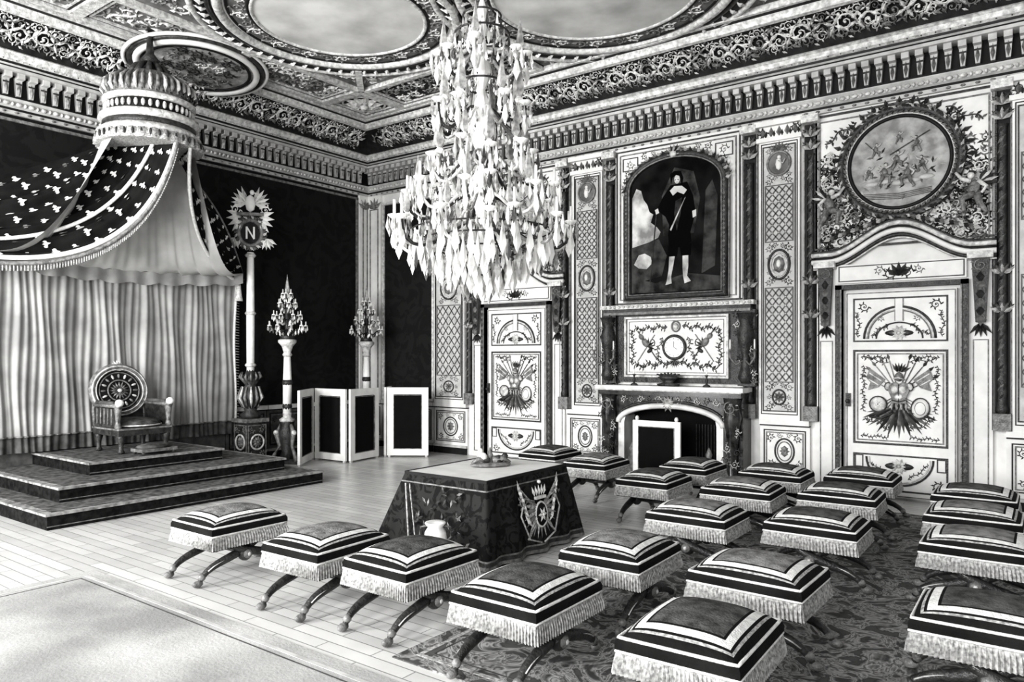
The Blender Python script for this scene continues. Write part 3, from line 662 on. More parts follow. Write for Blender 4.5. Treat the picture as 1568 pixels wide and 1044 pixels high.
m.mat('soot').box(C-.82,C+.82,0.002,1.1,.0,.012)
for k in range(9): m.mat('gilt_dark').bar((C+.3+.045*k,.1),(C+.3+.045*k,.8),.008,.012,.02)
m.mat('gilt_mid')
for sx in (-1,1):
    m.lathe([(.07,.01),(.05,.1),(.03,.16),(.07,.24),(.03,.34),(.05,.4),(.01,.5)],C+sx*.60,0,.3,n=10,axis='b')
    m.tube([(C+sx*.60,.1,.28),(C+sx*.4,.12,.28)],.02)
m.obj('fireplace')
def candlestick(nm,x):
    m=MB(); m.mat('gilt_dark').lathe([(.055,0),(.05,.02),(.015,.04),(.022,.09),(.012,.13),(.02,.16),(.03,.17)],n=12); m.mat('pen_white').lathe([(.01,.17),(.01,.24)],n=8)
    m.obj(nm,(x,-.34,1.361))
candlestick('candlestick',6.15); candlestick('candlestick',7.28)
m=MB(); m.mat('gilt_dark').lathe([(.12,0),(.13,.03),(.05,.05),(.09,.1),(.12,.13),(.03,.17)],n=14,sc=(1.4,.7))
for k in range(7): m.tube([(0,0,.12),((k-3)*.06,0,.2-.01*abs(k-3))],[.025,.012],5)
m.obj('bronze_bowl',(6.68,-.3,1.361))

m=MB(lambda a,b,c:(a,-c,b))
m.mat('pen_white').rect(-.36,.36,.1,.88,.085,-.02,.02); m.mat('soot').box(-.27,.27,.18,.80,-.008,.008)
m.mat('gilt_mid').rect(-.28,.28,.18,.80,.012,-.024,.024)
for sx in (-1,1):
    for sy in (-1,1): m.mat('marble_white').tube([(sx*.30,.12,0),(sx*.30,.05,.09*sy),(sx*.30,.018,.16*sy)],.018,6)
    m.ell(sx*.30,.91,0,.03,.04,.03)
m.obj('firescreen',(6.70,-.74,0))

# ------------------------------------------------------------------ dais, throne
m=MB()
def step(x1,y0,y1,z0,z1):
    m.mat('dais_carpet').box(.10,x1,y0,y1,z0,z1-.02)
    m.mat('dais_top_sheen').box(.10,x1+.02,y0-.02,y1+.02,z1-.025,z1)
    m.mat('dais_tread_sheen').box(.10,x1-.07,y0+.07,y1-.07,z1,z1+.004)
    m.mat('gilt_mid').box(x1+.0,x1+.006,y0,y1,z0+.03,z0+.04)
step(2.85,-7.05,-3.50,0.001,.17); step(2.33,-6.72,-3.76,.17,.34); step(1.76,-6.15,-4.38,.34,.50)
m.obj('throne_dais')
Yc=-5.25
m=MB()
def thr():
    m.mat('gilt_dark').box(-.36,.36,-.36,.36,.26,.36)
    m.mat('gilt_mid').box(-.37,.37,-.37,.37,.345,.37)
    m.mat('velvet_stool').ell(.03,0,.42,.36,.35,.09,n=20,m=8)
    m.mat('gilt_light').ring(.03,0,.40,.36,.35,.012,28)
    for sx in (-1,1):
        for sy in (-1,1):
            m.mat('gilt_dark').lathe([(.03,0),(.05,.02),(.03,.06),(.035,.15),(.055,.22),(.05,.3)],sx*.31,sy*.31,0,n=12)
    for sy in (-1,1):
        m.mat('gilt_mid').lathe([(.035,.36),(.045,.4),(.03,.46),(.04,.6),(.05,.66),(.03,.7)],.31,sy*.35,0,n=12)
        m.mat('gilt_mid').tube([(-.32,sy*.35,.70),(.0,sy*.36,.70),(.36,sy*.35,.70)],[.035,.03,.04],8)
        m.mat('velvet_stool').tube([(-.25,sy*.355,.735),(.2,sy*.355,.735)],.035,8)
        m.mat('pen_white').ell(.35,sy*.35,.75,.055,.055,.055,n=12,m=8)
        m.mat('gilt_dark').box(-.34,.34,sy*.35-.015,sy*.35+.015,.38,.66)
        for k in range(5): m.mat('gilt_mid').tube([(-.22+.1*k,sy*.37,.42),(-.22+.1*k,sy*.37,.66)],.012,6)
    f0=m.fr; m.fr=lambda a,b,c:(-.33+c-(b-.4)*.12, a, b)
    zc=.90; m.mat('ground_dark').prism([(.31*cos(i*pi/18),zc+.31*sin(i*pi/18)) for i in range(36)],-.02,.02)
    m.mat('gilt_mid').ring(0,zc,.01,.37,.37,.05,40,8); m.mat('gilt_light').ring(0,zc,.05,.38,.38,.014,40,6); m.mat('gilt_light').ring(0,zc,.05,.33,.33,.010,40,6)
    m.mat('gilt_mid').ring(0,zc,.03,.16,.16,.012,28); m.ring(0,zc,.03,.28,.28,.01,28)
    for k in range(16):
        an=k*pi/8; m.mat('gilt_light' if k%2 else 'gilt_mid').ell(.225*cos(an),zc+.225*sin(an),.03,.04,.018,.016,an); m.mat('gilt_mid').leaf(.03*cos(an),zc+.03*sin(an),an,.11,.035,.03,.02)
    m.mat('gilt_light').ell(0,zc,.04,.035,.035,.03)
    for sx in (-1,1): m.mat('gilt_mid').tube([(sx*.34,.36,0),(sx*.35,.6,0),(sx*.33,.75,0)],.035,8)
    m.mat('gilt_dark').box(-.34,.34,.40,.60,-.02,.02)
    for k in range(5): m.mat('gilt_light').leaf(0,zc+.38,pi/2+(k-2)*.5,.09,.04,.0,.04)
    m.fr=f0
thr(); o=m.obj('throne',(.98,Yc,.506)); o.scale=(1.0,.98,.90)
m=MB(); m.mat('gilt_mid').box(-.15,.15,-.24,.24,.04,.08); m.mat('velvet_stool').ell(0,0,.10,.15,.24,.045,n=16,m=6)
for sx in (-1,1):
    for sy in (-1,1): m.mat('gilt_dark').ell(sx*.12,sy*.2,.026,.03,.03,.025)
m.obj('footstool',(1.56,Yc,.505))

# ------------------------------------------------------------------ canopy
can=bpy.data.objects.new('throne_canopy',None); COL.objects.link(can)
cx,cy=1.45,Yc
KR=.86
m=MB(lambda a,b,c:(cx+(a-cx)*KR, cy+(b-cy)*KR, 4.62+(c-4.5)*.92))
m.mat('gilt_mid').lathe([(.30,5.50),(.42,5.48),(.52,5.42),(.60,5.33),(.63,5.22),(.61,5.12)],cx,cy,0,n=40)
m.mat('gilt_light').lathe([(.61,5.12),(.66,5.10),(.66,5.05),(.60,5.03)],cx,cy,0,n=40)
m.mat('ground_dark').lathe([(.60,5.03),(.60,4.88)],cx,cy,0,n=40)
m.mat('gilt_light').lathe([(.60,4.88),(.70,4.86),(.72,4.80),(.66,4.76)],cx,cy,0,n=40); m.mat('gilt_dark').lathe([(.66,4.76),(.67,4.68)],cx,cy,0,n=40); m.mat('gilt_light').lathe([(.67,4.68),(.74,4.62),(.74,4.58)],cx,cy,0,n=40)
m.mat('fringe').lathe([(.74,4.58),(.76,4.44),(.72,4.44)],cx,cy,0,n=120,lobes=30,la=.03)
m.mat('gilt_dark').lathe([(.25,5.5),(.16,5.56),(.08,5.66),(.14,5.74),(.06,5.84),(.03,6.18)],cx,cy,0,n=16)
for i in range(40):
    an=i*2*pi/40; ca,sa=cos(an),sin(an)
    m.mat('gilt_light').ell(cx+.62*ca,cy+.62*sa,4.955,.03,.03,.055,n=6,m=5)
    m.mat('gilt_light' if i%2 else 'gilt_mid').tube([(cx+.62*ca,cy+.62*sa,5.14),(cx+.66*ca,cy+.66*sa,5.22),(cx+.645*ca,cy+.645*sa,5.32),(cx+.50*ca,cy+.50*sa,5.44)],[.022,.035,.03,.01],5)
    m.mat('gilt_dark').ell(cx+.755*ca,cy+.755*sa,4.52,.02,.02,.05,n=6,m=4)
for i in range(12):
    an=i*2*pi/12; m.mat('gilt_dark').tube([(cx+.3*cos(an),cy+.3*sin(an),5.5),(cx+.22*cos(an),cy+.22*sin(an),5.62),(cx+.08*cos(an),cy+.08*sin(an),5.7)],[.05,.04,.02],6)
m.obj('crown',parent=can)
def ringpt(an,r=.60,z=4.62): return (cx+r*cos(an),cy+r*sin(an),z)
m=MB(); m.mat('canopy_velvet')
cf=lambda v: bez([ringpt(.1),(1.55,-5.25,3.40),(1.15,-5.85,2.70),(.55,-7.6,3.1)],v)
cb=lambda v: bez([ringpt(-2.4),(.75,-6.2,4.25),(.45,-6.8,3.95),(.2,-7.9,3.6)],v)
N1=(.5,-.6,.6)
sheet(m,cf,cb,90,50,6,.04,N1); motifs(m,cf,cb,N1,6,.04,13,9,.19)
nn=Vector(N1).normalized()
def edge(mt,u,r,off=0.):
    m.mat(mt).tube([tuple(sheet_pt(cf,cb,u,i/40,6,.04,nn)+nn*.02-Vector((0,0,off))) for i in range(41)],r,6)
edge('braid',0,.032); edge('gilt_mid',0,.028,.07); edge('braid',.30,.026)
for k in range(110):
    p=sheet_pt(cf,cb,0,k/110,6,.04,nn); m.mat('fringe').tube([tuple(p-Vector((0,0,.06))),tuple(p-Vector((0,0,.15)))],.010,4)
m.obj('drape_left',parent=can,recalc=False)
m=MB(); m.mat('canopy_velvet')
cf2=lambda v: bez([ringpt(.45),(1.50,-4.80,3.7),(1.0,-4.25,3.2),(.50,-3.32,3.02)],v)
cb2=lambda v: bez([ringpt(2.2),(1.15,-4.10,4.15),(.95,-3.70,3.7),(.28,-3.05,3.08)],v)
N2=(.5,.6,.6)
sheet(m,cf2,cb2,60,40,5,.03,N2); motifs(m,cf2,cb2,N2,5,.03,12,5,.15)
m.mat('braid').tube([tuple(cf2(i/40)) for i in range(41)],.025,6); m.mat('gilt_mid').tube([tuple(cb2(i/40)) for i in range(41)],.018,6)
m.mat('gilt_light').tube([(.5,-3.30,3.05),(.48,-3.28,2.8),(.48,-3.28,2.7)],[.03,.05,.07],8)
m.obj('drape_right',parent=can,recalc=False)
m=MB(); m.mat('satin_pale'); nu,nv=160,28; vs=[]
for j in range(nv+1):
    v=j/nv
    for i in range(nu+1):
        u=i/nu; an=-1.3-u*(2*pi-2.6)
        A=Vector(ringpt(an,.56,4.62)); B=Vector((.40+.2*abs(2*u-1)**2,-7.15+u*3.85,3.12-.1*sin(pi*u)))
        p=A.lerp(B,v); p.z-= .60*sin(pi*v)*(.6+.4*abs(2*u-1)); f=.04*v*(1-.3*v)*(sin(u*2*pi*9+1.9*sin(u*7))+.5*sin(u*2*pi*23+1))
        p+=Vector((f,0,f*.6)); vs.append(tuple(p))
m.add(vs,[(j*(nu+1)+i,j*(nu+1)+i+1,(j+1)*(nu+1)+i+1,(j+1)*(nu+1)+i) for j in range(nv) for i in range(nu)],True)
vs=[]; nu=120
for j in range(5):
    for i in range(nu+1):
        u=i/nu; vs.append((.42+.2*abs(2*u-1)**2+.015*sin(u*90),-7.15+u*3.85,3.14-.1*sin(pi*u)-j*.04*(1+.25*abs(sin(u*pi*9)))))
m.mat('satin').add(vs,[(j*(nu+1)+i,j*(nu+1)+i+1,(j+1)*(nu+1)+i+1,(j+1)*(nu+1)+i) for j in range(4) for i in range(nu)],True)
m.obj('lining',parent=can,recalc=False)
m=MB(); nu,nv=400,30
def bc(u,z):
    y=-7.3+u*4.1; a=.026*(1-.3*(z/3.2))
    x=.25+a*(sin(u*2*pi*7+2.6*sin(u*9))+.6*sin(u*2*pi*17+z*.6+2*sin(u*11))+.55*sin(u*2*pi*41+z*.5+sin(u*23)))
    y+=.02*sin(z*3+u*30)
    return (x,y,z)
for z0,z1,mt in ((.52,.72,'satin_band'),(.72,3.2,'satin')):
    vs=[bc(i/nu, z0+(z1-z0)*j/nv) for j in range(nv+1) for i in range(nu+1)]
    m.mat(mt).add(vs,[(j*(nu+1)+i,j*(nu+1)+i+1,(j+1)*(nu+1)+i+1,(j+1)*(nu+1)+i) for j in range(nv) for i in range(nu)],True)
m.mat('braid').tube([bc(1,.53+k*.14) for k in range(19)],.022,6)
for k in range(58): m.tube([bc(1,.53+k*.045),(bc(1,.4)[0],-3.12,.52+k*.045)],.008,4)
m.mat('gilt_mid').tube([(bc(i/nu,.73)[0]+.01,bc(i/nu,.73)[1],.73) for i in range(0,nu+1,2)],.012,5)
m.obj('back_cloth',parent=can,recalc=False)

# ------------------------------------------------------------------ standard
m=MB()
m.mat('marble_dark').box(-.22,.22,-.22,.22,0,.08); m.box(-.18,.18,-.18,.18,.08,.72); m.mat('gilt_mid').box(-.21,.21,-.21,.21,.72,.78)
for fr in (lambda a,b,c:(.18+c,a,b), lambda a,b,c:(a,-.18-c,b)):
    f0=m.fr; m.fr=fr
    m.mat('gilt_light').ring(0,.4,.01,.12,.12,.016,24); m.mat('gilt_mid').rosette(0,.4,.10,.0,10,.04); m.mat('gilt_mid').rect(-.17,.17,.12,.68,.015,0,.012)
    for sx in (-1,1):
        for b in (.2,.6): m.mat('gilt_mid').scroll(sx*.1,b,.05,0,sx,0)
    m.fr=f0
m.mat('gilt_dark').lathe([(.14,.78),(.16,.84),(.09,.9),(.12,1.0),(.17,1.12),(.15,1.24),(.08,1.32),(.13,1.4),(.14,1.46),(.07,1.52),(.05,1.6)],n=16,lobes=8,la=.06)
for k in range(12):
    an=k*pi/6; m.mat('gilt_light' if k%2 else 'gilt_mid').tube([(.12*cos(an),.12*sin(an),.95),(.19*cos(an),.19*sin(an),1.12),(.14*cos(an),.14*sin(an),1.3)],[.015,.03,.01],5)
    m.mat('gilt_mid').tube([(.08*cos(an),.08*sin(an),1.34),(.17*cos(an),.17*sin(an),1.46),(.14*cos(an),.14*sin(an),1.54)],[.015,.02,.008],5)
m.mat('pen_white').lathe([(.06,1.55),(.065,2.4),(.055,3.5)],n=12)
for z in (1.65,2.5,3.45): m.mat('gilt_light').lathe([(.07,z-.03),(.09,z),(.07,z+.03)],n=14)
ca,sa=cos(.75),sin(.75)
m.fr=lambda a,b,c:(a*sa*.9+c*ca, a*ca-c*sa*.9, b)
m.mat('gilt_mid').ring(0,3.82,0,.19,.21,.04,28); m.mat('ground_dark').prism([(.18*cos(i*pi/12),3.82+.2*sin(i*pi/12)) for i in range(24)],-.01,.01)
m.mat('pen_white').bar((-.06,3.72),(-.06,3.92),.03,.01,.03); m.bar((.06,3.72),(.06,3.92),.03,.01,.03); m.bar((-.06,3.92),(.06,3.72),.025,.01,.028)
for k in range(26):
    an=k*2*pi/26; m.mat('pen_white' if k%2 else 'gilt_mid').leaf(.19*cos(an),3.82+.21*sin(an),an+.9,.12,.05,.01,.04); m.mat('gilt_light').leaf(.19*cos(an),3.82+.21*sin(an),an-.3,.09,.04,.0,.03)
for sx in (-1,1):
    for k in range(5): m.mat('pen_white').leaf(sx*.14,4.10-.02*k,(.3-k*.4) if sx>0 else pi-(.3-k*.4),.26,.09,.0,.05)
    for k in range(5): m.mat('gilt_light' if k%2 else 'pen_white').leaf(sx*.26,3.74,-pi/2+sx*(k-1)*.35,.20,.07,0,.04)
    for k in range(6): m.mat('pen_white' if k%2 else 'gilt_light').leaf(sx*.06,4.30,pi/2-sx*(.30+k*.30),.30-.01*k,.085,.0,.05)
    m.mat('pen_white').scroll(sx*.24,4.2,.08,0,sx,0)
m.mat('gilt_mid').box(-.22,.22,4.10,4.15,-.05,.05); m.mat('pen_white').ell(0,4.30,.02,.09,.15,.07); m.ell(.03,4.48,.03,.04,.045,.04); m.leaf(.05,4.48,-.3,.08,.035,.03,.03)
m.mat('gilt_dark').bar((-.2,4.04),(.2,4.04),.035,-.03,.03)
m.obj('imperial_standard',(.60,-3.14,0.001))

# ------------------------------------------------------------------ crystal helpers
def crystal_drop(m,x,y,z,r,h):
    m.mat(R.choice(('crystal','crystal','crystal','crystal_grey','crystal_grey','crystal_dark'))).drop(x,y,z,r,h)
def obelisk(m,x,y,z,s):
    m.mat('crystal').lathe([(.03*s,0),(.045*s,.03*s),(.02*s,.06*s)],x,y,z,n=6,smooth=False)
    m.mat('crystal_grey').lathe([(.02*s,.06*s),(.06*s,.11*s),(.055*s,.17*s),(.0,.5*s)],x,y,z,n=5,smooth=False)
def torchere(loc,s=1.):
    m=MB()
    m.mat('gilt_dark').lathe([(.24,0),(.25,.05),(.2,.08)],n=3,smooth=False)
    for k in range(3):
        an=k*2*pi/3; c_,s_=cos(an),sin(an)
        m.mat('gilt_mid').tube([(.24*c_,.24*s_,.05),(.2*c_,.2*s_,.16),(.13*c_,.13*s_,.3),(.17*c_,.17*s_,.5),(.1*c_,.1*s_,.66)],[.04,.035,.03,.05,.025],7)
        m.mat('gilt_light').ell(.18*c_,.18*s_,.52,.05,.05,.05)
    m.mat('gilt_dark').lathe([(.14,.06),(.09,.2),(.13,.42),(.15,.55),(.1,.64),(.12,.7)],n=14)
    m.mat('gilt_light').lathe([(.12,.7),(.13,.74),(.07,.78),(.075,.85)],n=20)
    m.mat('pen_white').lathe([(.07,.85),(.07,1.35),(.055,1.78)],n=20,lobes=10,la=.06)
    m.mat('gilt_dark').lathe([(.06,1.3),(.085,1.34),(.075,1.4)],n=16); m.mat('gilt_dark').lathe([(.06,.88),(.08,.95),(.072,1.0)],n=16)
    m.mat('gilt_light').lathe([(.055,1.78),(.08,1.82),(.06,1.86),(.09,1.96),(.15,2.03),(.15,2.07),(.05,2.1)],n=20)
    m.mat('gilt_dark').lathe([(.12,2.08),(.10,2.15),(.03,2.18),(.04,2.3),(.02,2.36),(.05,2.45),(.02,2.6),(.04,2.7),(.02,2.8)],n=12)
    for zz,rr,n in ((2.30,.30,9),(2.48,.22,7),(2.68,.14,6),(2.84,.07,5)):
        for k in range(n):
            an=k*2*pi/n+zz; c_,s_=cos(an),sin(an)
            m.mat('gilt_dark').tube([(0,0,zz-.05),(rr*.5*c_,rr*.5*s_,zz-.1),(rr*c_,rr*s_,zz)],.009,5)
            m.mat('crystal').lathe([(.035,0),(.03,.015),(.012,.02),(.01,.08)],rr*c_,rr*s_,zz,n=8)
            for q in range(4): crystal_drop(m,rr*(1-.2*q)*c_,rr*(1-.2*q)*s_,zz-.01-.02*q,.018,.1)
            for q in range(4): crystal_drop(m,rr*c_+.035*cos(q*1.57),rr*s_+.035*sin(q*1.57),zz,.015,.08)
    obelisk(m,0,0,2.8,.75)
    m.obj('torchere',loc)
torchere((.87,-2.62,0.001)); torchere((.62,-.62,0.001))

# ------------------------------------------------------------------ folding screens
def screen(panels,name,H=1.24):
    m=MB()
    for (p,q) in panels:
        p=Vector((p[0],p[1],0)); q=Vector((q[0],q[1],0)); d=(q-p); L=d.length; d.normalize(); n=Vector((d.y,-d.x,0))
        m.fr=(lambda p,d,n: lambda a,b,c: tuple(p+d*a+n*c+Vector((0,0,b))))(p,d,n)
        m.mat('white_paint').rect(.012,L-.012,.03,H,.12 if L>.6 else .05,-.02,.02)
        m.mat('soot').box(.06,L-.06,.1,H-.06,-.006,.006)
        e=.13 if L>.6 else .06
        m.mat('gilt_mid').rect(e-.004,L-e+.004,.146 if L>.6 else .08,H-e,.010,-.024,.024)
        for x in (.05,L-.05): m.mat('cream_paint').box(x-.02,x+.02,0,.03,-.02,.02)
    m.obj(name,(0,0,.001))
screen([((1.40,-2.80),(.86,-2.08)),((.88,-2.05),(1.66,-2.02)),((1.70,-2.0),(1.58,-1.22))],'folding_screen')
screen([((1.28,-.62),(1.62,-1.10)),((1.66,-1.10),(2.28,-.66))],'folding_screen')

# ------------------------------------------------------------------ table
m=MB(); X0,X1,Y0,Y1=6.44,7.38,-5.50,-4.25; x0,x1,y0,y1=6.06,7.44,-5.57,-3.98
m.mat('cloth_top_sheen').box(X0,X1,Y0,Y1,.735,.75)
m.mat('black_line').rect(X0-.004,X1+.004,Y0-.004,Y1+.004,.012,.73,.756)
def per(n):
    out=[]
    top=[(X0,Y0),(X1,Y0),(X1,Y1),(X0,Y1)]; bot=[(x0,y0),(x1,y0),(x1,y1),(x0,y1)]; nm=[(0,-1),(1,0),(0,1),(-1,0)]
    for e in range(4):
        for k in range(n):
            t=k/n; f=(e+1)%4
            out.append(((top[e][0]*(1-t)+top[f][0]*t, top[e][1]*(1-t)+top[f][1]*t),(bot[e][0]*(1-t)+bot[f][0]*t, bot[e][1]*(1-t)+bot[f][1]*t),nm[e],t))
    return out
pp=per(40); NP=len(pp)
def strip(z0,z1,mt,rows,off=0.):
    vs=[]
    for j in range(rows+1):
        z=z0+(z1-z0)*j/rows; k=1-z/.745
        for (t_,b_,nn_,t) in pp:
            w=k*.035*sin(t*2*pi*4.0+1)*min(1,min(t,1-t)*8)+off
            vs.append((t_[0]*(1-k)+b_[0]*k+nn_[0]*w, t_[1]*(1-k)+b_[1]*k+nn_[1]*w, z))
    m.mat(mt).add(vs,[(j*NP+i,j*NP+(i+1)%NP,(j+1)*NP+(i+1)%NP,(j+1)*NP+i) for j in range(rows) for i in range(NP)],True)
strip(.10,.745,'table_velvet',10); strip(.085,.10,'gilt_mid',1); strip(.05,.085,'gilt_dark',1); strip(.02,.05,'gilt_mid',1)
strip(.66,.672,'gilt_mid',1,.003)
m.fr=lambda a,b,c:(7.395+c+(.745-b)*.10, -4.80+a, b)
for k in range(17):
    an=-pi/2+(k-8)*.26; m.mat('fringe' if k%2 else 'gilt_mid').leaf(0,.42,an,.27,.05,.02,.02)
for sx in (-1,1):
    for k in range(10): m.mat('fringe' if k%2 else 'braid').leaf(sx*(.14+.016*k),.28+.032*k,(pi/2-sx*(.7-.05*k)),.15,.045,.02,.02)
    m.mat('fringe').tube([(sx*.02,.12,.03),(sx*.2,.18,.03),(sx*.31,.40,.03),(sx*.24,.54,.03),(sx*.1,.5,.03)],.008,5)
    m.mat('gilt_mid').scroll(sx*.26,.52,.06,0,sx,.02); m.mat('fringe').bar((-sx*.22,.18),(sx*.28,.62),.012,.015,.03)
m.mat('velvet').ell(0,.37,.03,.09,.11,.02); m.mat('braid').ring(0,.37,.03,.09,.11,.010,20)
m.mat('braid').rosette(0,.37,.07,.045,6,.015)
m.mat('braid').box(-.08,.08,.51,.535,.02,.045)
for k in range(5): m.leaf((k-2)*.035,.535,pi/2+(2-k)*.18,.10,.035,.02,.02)
m.mat('braid').ell(0,.66,.03,.018,.018,.02)
m.fr=lambda a,b,c:(6.9+a, -5.512-c-(.745-b)*.1, b)
m.mat('fringe').bar((-.40,.66),(-.32,.2),.012,.03,.04); m.bar((-.35,.66),(-.24,.2),.008,.03,.04)
for k in range(30): m.mat('gilt_mid' if k%3==0 else 'gilt_dark').leaf(R.uniform(-.25,.4),R.uniform(.2,.62),R.random()*6,.07,.025,.03,.006)
m.obj('draped_table')
m=MB(); m.mat('gilt_mid').lathe([(.19,0),(.2,.015),(.17,.03)],n=20,sc=(1,.55))
m.mat('pen_white').ell(-.08,0,.08,.05,.04,.05); m.ell(-.1,0,.14,.025,.025,.03); m.mat('gilt_dark').ell(.08,.0,.06,.05,.04,.04)
m.lathe([(.035,.03),(.02,.05),(.035,.09),(.01,.12)],.14,0,0,n=10); m.mat('gilt_mid').lathe([(.04,.03),(.02,.06),(.03,.1),(.012,.14),(.008,.17)],0,.02,0,n=10)
for sx in (-1,1): m.mat('gilt_mid').tube([(sx*.02,.0,.05),(sx*.12,-.02,.07),(sx*.19,-.02,.03)],[.03,.025,.012],6)
m.obj('inkstand',(6.88,-4.80,.757),.9)
m=MB(); m.mat('pen_white').lathe([(.07,0),(.075,.02),(.03,.05),(.03,.12),(.08,.22),(.095,.32),(.085,.38),(.06,.42),(.085,.45),(.08,.46),(.05,.44)],n=24)
for sx in (-1,1): m.mat('gilt_mid').tube([(sx*.08,0,.3),(sx*.13,0,.34),(sx*.12,0,.42),(sx*.07,0,.43)],.01,6)
m.mat('gilt_dark').ring(0,0,.30,.094,.094,.008,24)
m.obj('white_urn',(7.17,-5.90,0.001),.6)

# ------------------------------------------------------------------ folding stools
def stool_mesh(center):
    m=MB(); hx,hy=.285,.335; n=44; vs=[]
    def zz(p,q): return .455+.095*((1-abs(p)**2.6)*(1-abs(q)**2.6))**.55
    for j in range(n+1):
        for i in range(n+1):
            p=-1+2*i/n; q=-1+2*j/n; k=1-.04*(abs(p*q))**3
            vs.append((hx*p*k,hy*q*k,zz(p,q)))
    o=len(m.V)
    m.add(vs,[],True)
    for j in range(n):
        for i in range(n):
            p=abs(-1+2*(i+.5)/n); q=abs(-1+2*(j+.5)/n); mm=max(p,q)
            mt='velvet' if mm>.80 else 'braid' if mm>.68 else 'velvet' if mm>.65 else center
            if .87<mm<.895: mt='fringe'
            m.mat(mt); a=o+j*(n+1)+i
            m.F.append([a,a+1,a+n+2,a+n+1]); m.M.append(m.m); m.S.append(True)
    def perim(z,e,rip=0,N=240):
        out=[]
        for k in range(N):
            t=k/N*4; e_=int(t); f=t-e_; d=e+(rip if k%2 else 0)
            X,Y=hx+d,hy+d
            P4=[(-X,-Y),(X,-Y),(X,Y),(-X,Y)]; A=P4[e_%4]; B=P4[(e_+1)%4]
            out.append((A[0]+(B[0]-A[0])*f,A[1]+(B[1]-A[1])*f,z))
        return out
    def band(rows,mt):
        N=len(rows[0]); vs=[p for r in rows for p in r]
        m.mat(mt).add(vs,[(j*N+i,j*N+(i+1)%N,(j+1)*N+(i+1)%N,(j+1)*N+i) for j in range(len(rows)-1) for i in range(N)])
    m.mat('braid').tube(perim(.455,.0,0,64),.009,6,True)
    band([perim(.452,.004),perim(.43,.014),perim(.40,.014)],'velvet'); m.mat('braid').tube(perim(.392,.010,0,64),.008,5,True)
    band([perim(.385,.010),perim(.335,.010,.014),perim(.285,.014,.016)],'fringe')
    band([perim(.39,.004),perim(.275,.004)],'ground_dark')
    m.mat('gilt_dark').box(-hx+.01,hx-.01,-hy+.01,hy-.01,.34,.44)
    for x in (-.21,.21):
        for sg in (-1,1):
            pts=[tuple(bez([(x+.015*sg,sg*.40,.025),(x+.015*sg,sg*.31,.22),(x+.015*sg,sg*.05,.13),(x+.015*sg,-sg*.12,.27),(x+.015*sg,-sg*.26,.37)],k/14)) for k in range(15)]
            m.mat('gilt_dark').tube(pts,[.017+.018*sin(pi*k/14) for k in range(15)],8)
            m.mat('gilt_mid').ell(x+.015*sg,sg*.405,.03,.028,.045,.028,n=10); m.mat('gilt_mid').ell(x+.015*sg,sg*.37,.075,.03,.03,.03)
            m.mat('gilt_light').tube([(p[0]+.024*(1 if x>0 else -1),p[1],p[2]+.010) for p in pts[2:12]],.005,4)
        m.mat('gilt_dark').ell(x,0,.19,.055,.062,.062,n=12,m=8); m.mat('gilt_mid').ell(x+(.04 if x>0 else -.04),0,.19,.025,.04,.04,n=12,m=6); m.mat('gilt_light').ell(x+(.055 if x>0 else -.055),0,.19,.016,.018,.018,n=10,m=6)
    m.mat('gilt_dark').tube([(-.21,0,.19),(.21,0,.19)],.018,8)
    return m
ZR=.0105
s1=stool_mesh('velvet_stool').obj('folding_stool',(8.72,-6.82,ZR)); s2=stool_mesh('velvet_stool_pale').obj('folding_stool',(5.65,-6.76,.001))
def inst(src,x,y,r=0):
    o=bpy.data.objects.new('folding_stool',src.data); COL.objects.link(o); o.location=(x,y,ZR if x>7.9 else .001); o.rotation_euler=(0,0,r)
H=pi/2
inst(s2,6.88,-6.76,.03); inst(s1,7.68,-6.70,-.02); inst(s2,8.75,-5.72,.02); inst(s2,8.73,-4.28,H); inst(s2,8.66,-2.90,H+.03)
inst(s2,9.70,-5.70,H-.03); inst(s1,9.79,-6.86,.02); inst(s1,9.66,-4.07,H); inst(s1,9.54,-2.64,H+.02)
inst(s1,10.93,-5.80,H); inst(s2,10.76,-4.08,H); inst(s2,10.66,-3.0,H); inst(s1,10.60,-1.95,H)
inst(s1,7.65,-2.84,.02); inst(s1,7.64,-1.72,0); inst(s2,6.50,-2.10,.03); inst(s1,5.55,-1.72,0); inst(s1,8.64,-1.70,H); inst(s1,9.5,-1.4,H)

# ------------------------------------------------------------------ carpets
def rug(name,x0,x1,y0,y1,mt,bm):
    m=MB(); m.mat(mt).box(x0,x1,y0,y1,0.0005,.008); m.mat(bm).rect(x0+.10,x1-.10,y0+.10,y1-.10,.03,.001,.010); m.mat('lattice').rect(x0+.17,x1-.17,y0+.17,y1-.17,.010,.001,.010)
    m.obj(name)
rug('patterned_carpet',8.0,12.2,-7.2,-.95,'carpet_pattern','fringe')
rug('plain_carpet',4.7,12.6,-13,-7.42,'carpet_plain','cream_paint')

